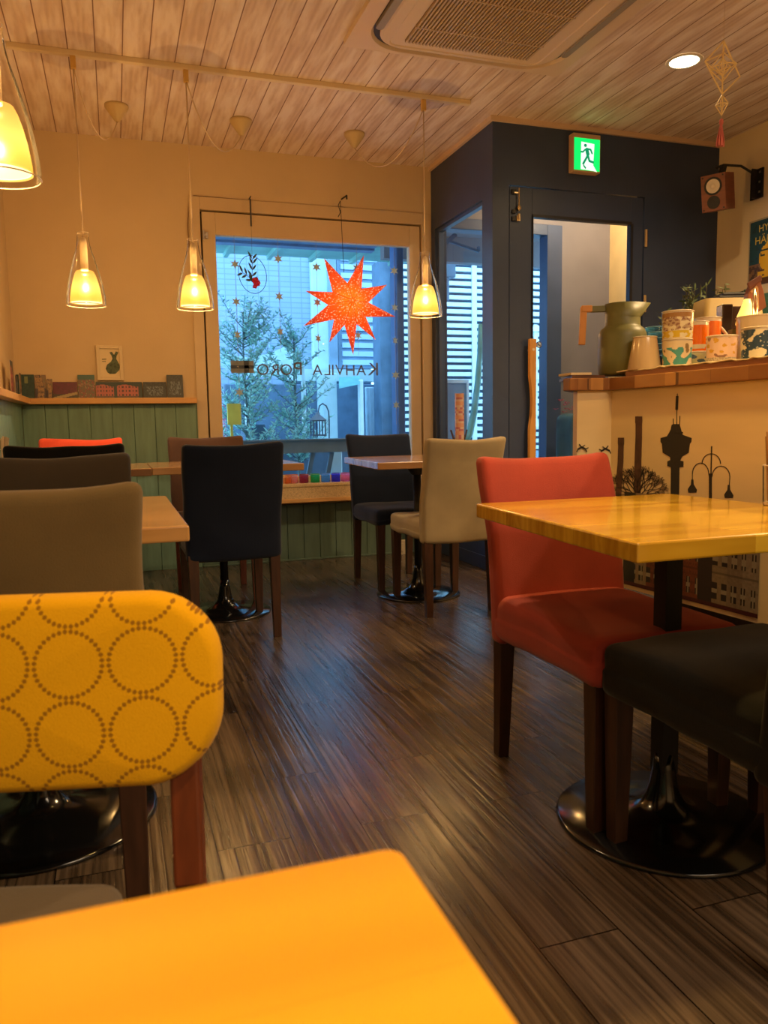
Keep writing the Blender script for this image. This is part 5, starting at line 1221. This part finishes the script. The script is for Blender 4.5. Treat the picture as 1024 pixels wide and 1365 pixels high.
def g_orange(u, v):
    n = noise.noise(Vector((u*9, v*3, 41)))
    if .44 < v < .54 and n > -.2: return (.72, .62, .40)
    return (.85, .16, .004)
def g_map(u, v):
    n = noise.noise(Vector((u*8, v*4, 51))); return (.06, .12, .24) if n > 0 else (.55, .55, .38)
mug('stack base mug with teal and cream glaze pattern', 902, 2.50, .090, .0455, g_teal, (.72, .6, .42), ang=.5)
mug('top mug of the stack with yellow and brown glaze pattern', 902, 2.50, .086, .0475, g_story, (.72, .6, .42), ang=2.2, z=ZM+.0905)
mug('upside-down tapered beige ceramic cup next to the olive jug', 859, 2.54, .104, .037, None, (.62, .44, .24), rb=.052, name='tall_cup')
mug('pink and cream patterned mug in the middle of the counter row', 961, 2.40, .088, .0445, g_pink, (.75, .55, .38), ang=1.1)
mug('dark blue and cream patterned mug at the right edge', 1010, 2.20, .088, .046, g_blue, (.65, .55, .40), ang=.2)
mug('white mug with bold orange glaze in front of the beige box', 929, 2.62, .158, .034, g_orange, (.75, .66, .5), handle=None, ang=.4)
mug('orange and white mug with a loop handle leaning behind the pink one', 942, 2.74, .185, .044, g_orange, (.78, .66, .5), handle=-.9, ang=0)
mug('small blue and yellow glazed mug squeezed behind the stack', 930, 2.55, .055, .033, g_map, (.7, .62, .45), ang=.8)
mug('cream speckled mug between the pink mug and the dark blue one', 988, 2.50, .075, .034, lambda u, v: (.6, .52, .34) if noise.noise(Vector((u*50, v*20, 1))) > .1 else (.40, .33, .2), (.7, .6, .42))
mug('large pale bowl-like mug behind the dark blue mug', 1014, 2.45, .150, .075, None, (.66, .52, .33), name='large_cup')
# blue glass tumblers stacked behind the jug
for k, (px_, d_, z_) in enumerate(((862, 2.80, 0), (872, 2.86, .085), (876, 2.76, .02), (855, 2.9, .13))):
    p_ = pt(px_, d_); t = thing('glass_tumbler', ['pale blue glass tumbler right behind the beige cup', 'upper blue glass tumbler of the stack behind the mugs', 'blue green glass tumbler beside the stacked mugs', 'small clear blue tumbler peeking past the jug spout'][k], 'tumbler', (p_.x, p_.y, ZC+z_*0+.001), 0, 'blue tumblers behind the jug')
    h_ = (.15, .19, .16, .18)[k]; bm = B(); lathe(bm, [(.026, 0), (.030, h_*.5), (.033, h_)], 20, cap1=False); lathe(bm, [(.022, .01), (.026, h_*.5), (.030, h_)], 20, cap0=True, cap1=False); link('glass', bm, glassm('blue_tumbler', (.20, .48, .62), .3, .08, .25), t, True)
    for zz in (.5, .62, .75, .88, 1.0):
        bm = B(); rr2 = .0305+.003*zz; tube(bm, [(rr2*cos(2*pi*i/20), rr2*sin(2*pi*i/20), h_*zz) for i in range(20)], .0016, 5, closed=True); link('glass_ridge', bm, mat('blue_ridge', (.15, .38, .50), .1, coat=1), t, True)
# beige planter pot with black tray and greenery
p_ = pt(966, 3.10); bx = thing('beige_shade_box', 'large beige tapered box behind the mugs with a black tray on it', 'box', (p_.x, p_.y, ZC), -YAW)
bm = B(); lo = rrect(.29, .18, .02, 4); hi = rrect(.215, .14, .02, 4); rg = loft(bm, [(lo, 0), (hi, .318)]); bm.faces.new(rg[0][::-1]); bm.faces.new(rg[1]); bmesh.ops.recalc_face_normals(bm, faces=bm.faces[:]); link('box_body', bm, mat('beige_card', (.40, .28, .09), .6, var=.05), bx, True)
t = thing('black_tray', 'black shallow tray with odds and ends on top of the beige box', 'tray', (p_.x+.03, p_.y, ZC+.319), -YAW)
bm = B(); box(bm, -.075, .075, -.05, .05, 0, .012); box(bm, -.06, .07, -.045, .045, .012, .024); link('tray_body', bm, M_BLACKM, t, bevel=.004)
bm = B(); rnd = random.Random(3)
for k in range(7): bar(bm, (rnd.uniform(-.06, .02), rnd.uniform(-.03, .03), .024), (rnd.uniform(-.02, .06), rnd.uniform(-.03, .03), .030), .006)
bmesh.ops.create_icosphere(bm, subdivisions=2, radius=.010, matrix=Matrix.Translation((.05, 0, .034))); link('odds_and_ends', bm, mat('dark_green_grey', (.03, .05, .035), .5), t)
def plant(label, p_, z, hh, sp_, n, seed, rz_=0):
    t = thing('green_sprig', label, 'plant', (p_.x, p_.y, z)); n = int(n*1.8); rnd = random.Random(seed); bm = B(); lf = B()
    for i in range(n):
        a_ = rnd.random()*2*pi; e_ = Vector((cos(a_)*sp_*rnd.uniform(.3, 1), sin(a_)*sp_*rnd.uniform(.3, 1), hh*rnd.uniform(.5, 1))); tube(bm, [(0, 0, 0), e_*.5+Vector((0, 0, hh*.1)), e_], .0014, 4)
        for k in range(16):
            c_ = e_*(.35+.65*k/15); d = Vector((rnd.uniform(-1, 1), rnd.uniform(-1, 1), rnd.uniform(-.1, .9))).normalized(); leaf(lf, c_, d, rnd.uniform(.022, .040), .0042, Vector((rnd.uniform(-1, 1), 1, rnd.uniform(-1, 1))).normalized())
    link('stems', bm, mat('sprig_stem', (.10, .09, .04), .7), t); link('leaves', lf, mat('sprig_leaf', (.07, .11, .035), .6, var=.3), t); return t
plant('dark green leafy sprigs behind the orange mugs', pt(905, 3.22), ZC, .33, .09, 16, 21)
plant('bushier green branch rising beside the beige box', pt(930, 3.30), ZC, .41, .08, 18, 22)
plant('thin curly sprig standing behind the black tray', pt(961, 3.30), ZC, .45, .02, 3, 23)
# brown leather figure/pouch hanging, lit lamp and olive box
p_ = pt(1003, 2.70); t = thing('leather_pouch', 'folded brown leather pouch propped behind the lit candle lamp', 'pouch', (p_.x, p_.y, ZC), -YAW)
def z7(x, y): q = CAM+ray(906+x/9.31, 374+y/9.31)*2.70; v_ = q-Vector((p_.x, p_.y, ZC)); return (v_.x*cos(YAW)-v_.y*sin(YAW), v_.z)
mp2 = lambda u, v, w: Vector((u, -w, v))
bm = B(); poly(bm, [z7(x, y) for x, y in ((745, 470), (850, 440), (980, 360), (940, 180), (880, 20), (800, 60), (750, 200))], mp2, .035); poly(bm, [z7(x, y) for x, y in ((830, 1000), (830, 420), (850, 420), (850, 1000))], mp2, .02); link('pouch_body', bm, mat('brown_leather', (.20, .065, .025), .5, var=.3, scale=18), t, bevel=.006)
bm = B(); poly(bm, [z7(x, y) for x, y in ((715, 80), (870, -20), (890, 50), (745, 150))], lambda u, v, w: Vector((u, -.036-w, v)), .012); link('pouch_flap', bm, mat('dark_leather', (.13, .040, .018), .5), t, bevel=.003)
bm = B(); stroke(bm, [z7(x, y) for x, y in ((780, 180), (840, 120))], .008, lambda u, v, w: Vector((u, -.036-w, v)), .004); stroke(bm, [z7(x, y) for x, y in ((850, 140), (870, 380))], .006, lambda u, v, w: Vector((u, -.036-w, v)), .004); link('pouch_strap', bm, mat('pale_leather', (.45, .25, .10), .5), t)
p_ = pt(993, 2.62); t = thing('candle_lamp', 'small lit pear-shaped glass lamp glowing on the counter', 'lamp', (p_.x, p_.y, ZC))
bm = B(); lathe(bm, [(.010, .145), (.026, .150), (.033, .170), (.030, .195), (.018, .225), (.010, .250)], 24); link('glowing_glass', bm, mat('candle_glow', (1, .8, .4), .4, emit=(1, .62, .12), es=1.1), t, True)
bm = B(); lathe(bm, [(.035, 0), (.035, .02), (.008, .03), (.008, .15)], 20); link('lamp_stem', bm, M_GOLD, t, True)
for k in (-1, 1):
    bm = B(); tube(bm, [(k*.004, -.036, .16), (k*.010, -.036, .22), (0, -.030, .28)], .003, 6); link('metal_loop', bm, M_GOLD, t, True)
lamp('POINT', 'candle_light', (p_.x, p_.y-.06, ZC+.2), .5, (1, .6, .2), .02)
p_ = pt(984, 2.56); t = thing('olive_tapered_box', 'small olive green tapered box in front of the candle lamp', 'box', (p_.x, p_.y, ZC), -YAW)
bm = B(); rg = loft(bm, [(rrect(.082, .05, .006, 3), 0), (rrect(.060, .04, .006, 3), .145)]); bm.faces.new(rg[0][::-1]); bm.faces.new(rg[1]); bmesh.ops.recalc_face_normals(bm, faces=bm.faces[:]); link('box_body', bm, mat('olive_card', (.16, .14, .045), .6), t)
p_ = pt(962, 2.84); t = thing('brown_box', 'dark brown glossy box behind the orange mugs', 'box', (p_.x, p_.y, ZC), -YAW)
bm = B(); box(bm, -.010, .09, -.03, .03, 0, .255); link('box_body', bm, mat('dark_brown_gloss', (.07, .035, .015), .25), t, bevel=.004)
bm = B(); box(bm, -.018, .020, -.035, .02, 0, .262); link('box_lid', bm, mat('darker_brown', (.035, .018, .010), .25), t, bevel=.004)
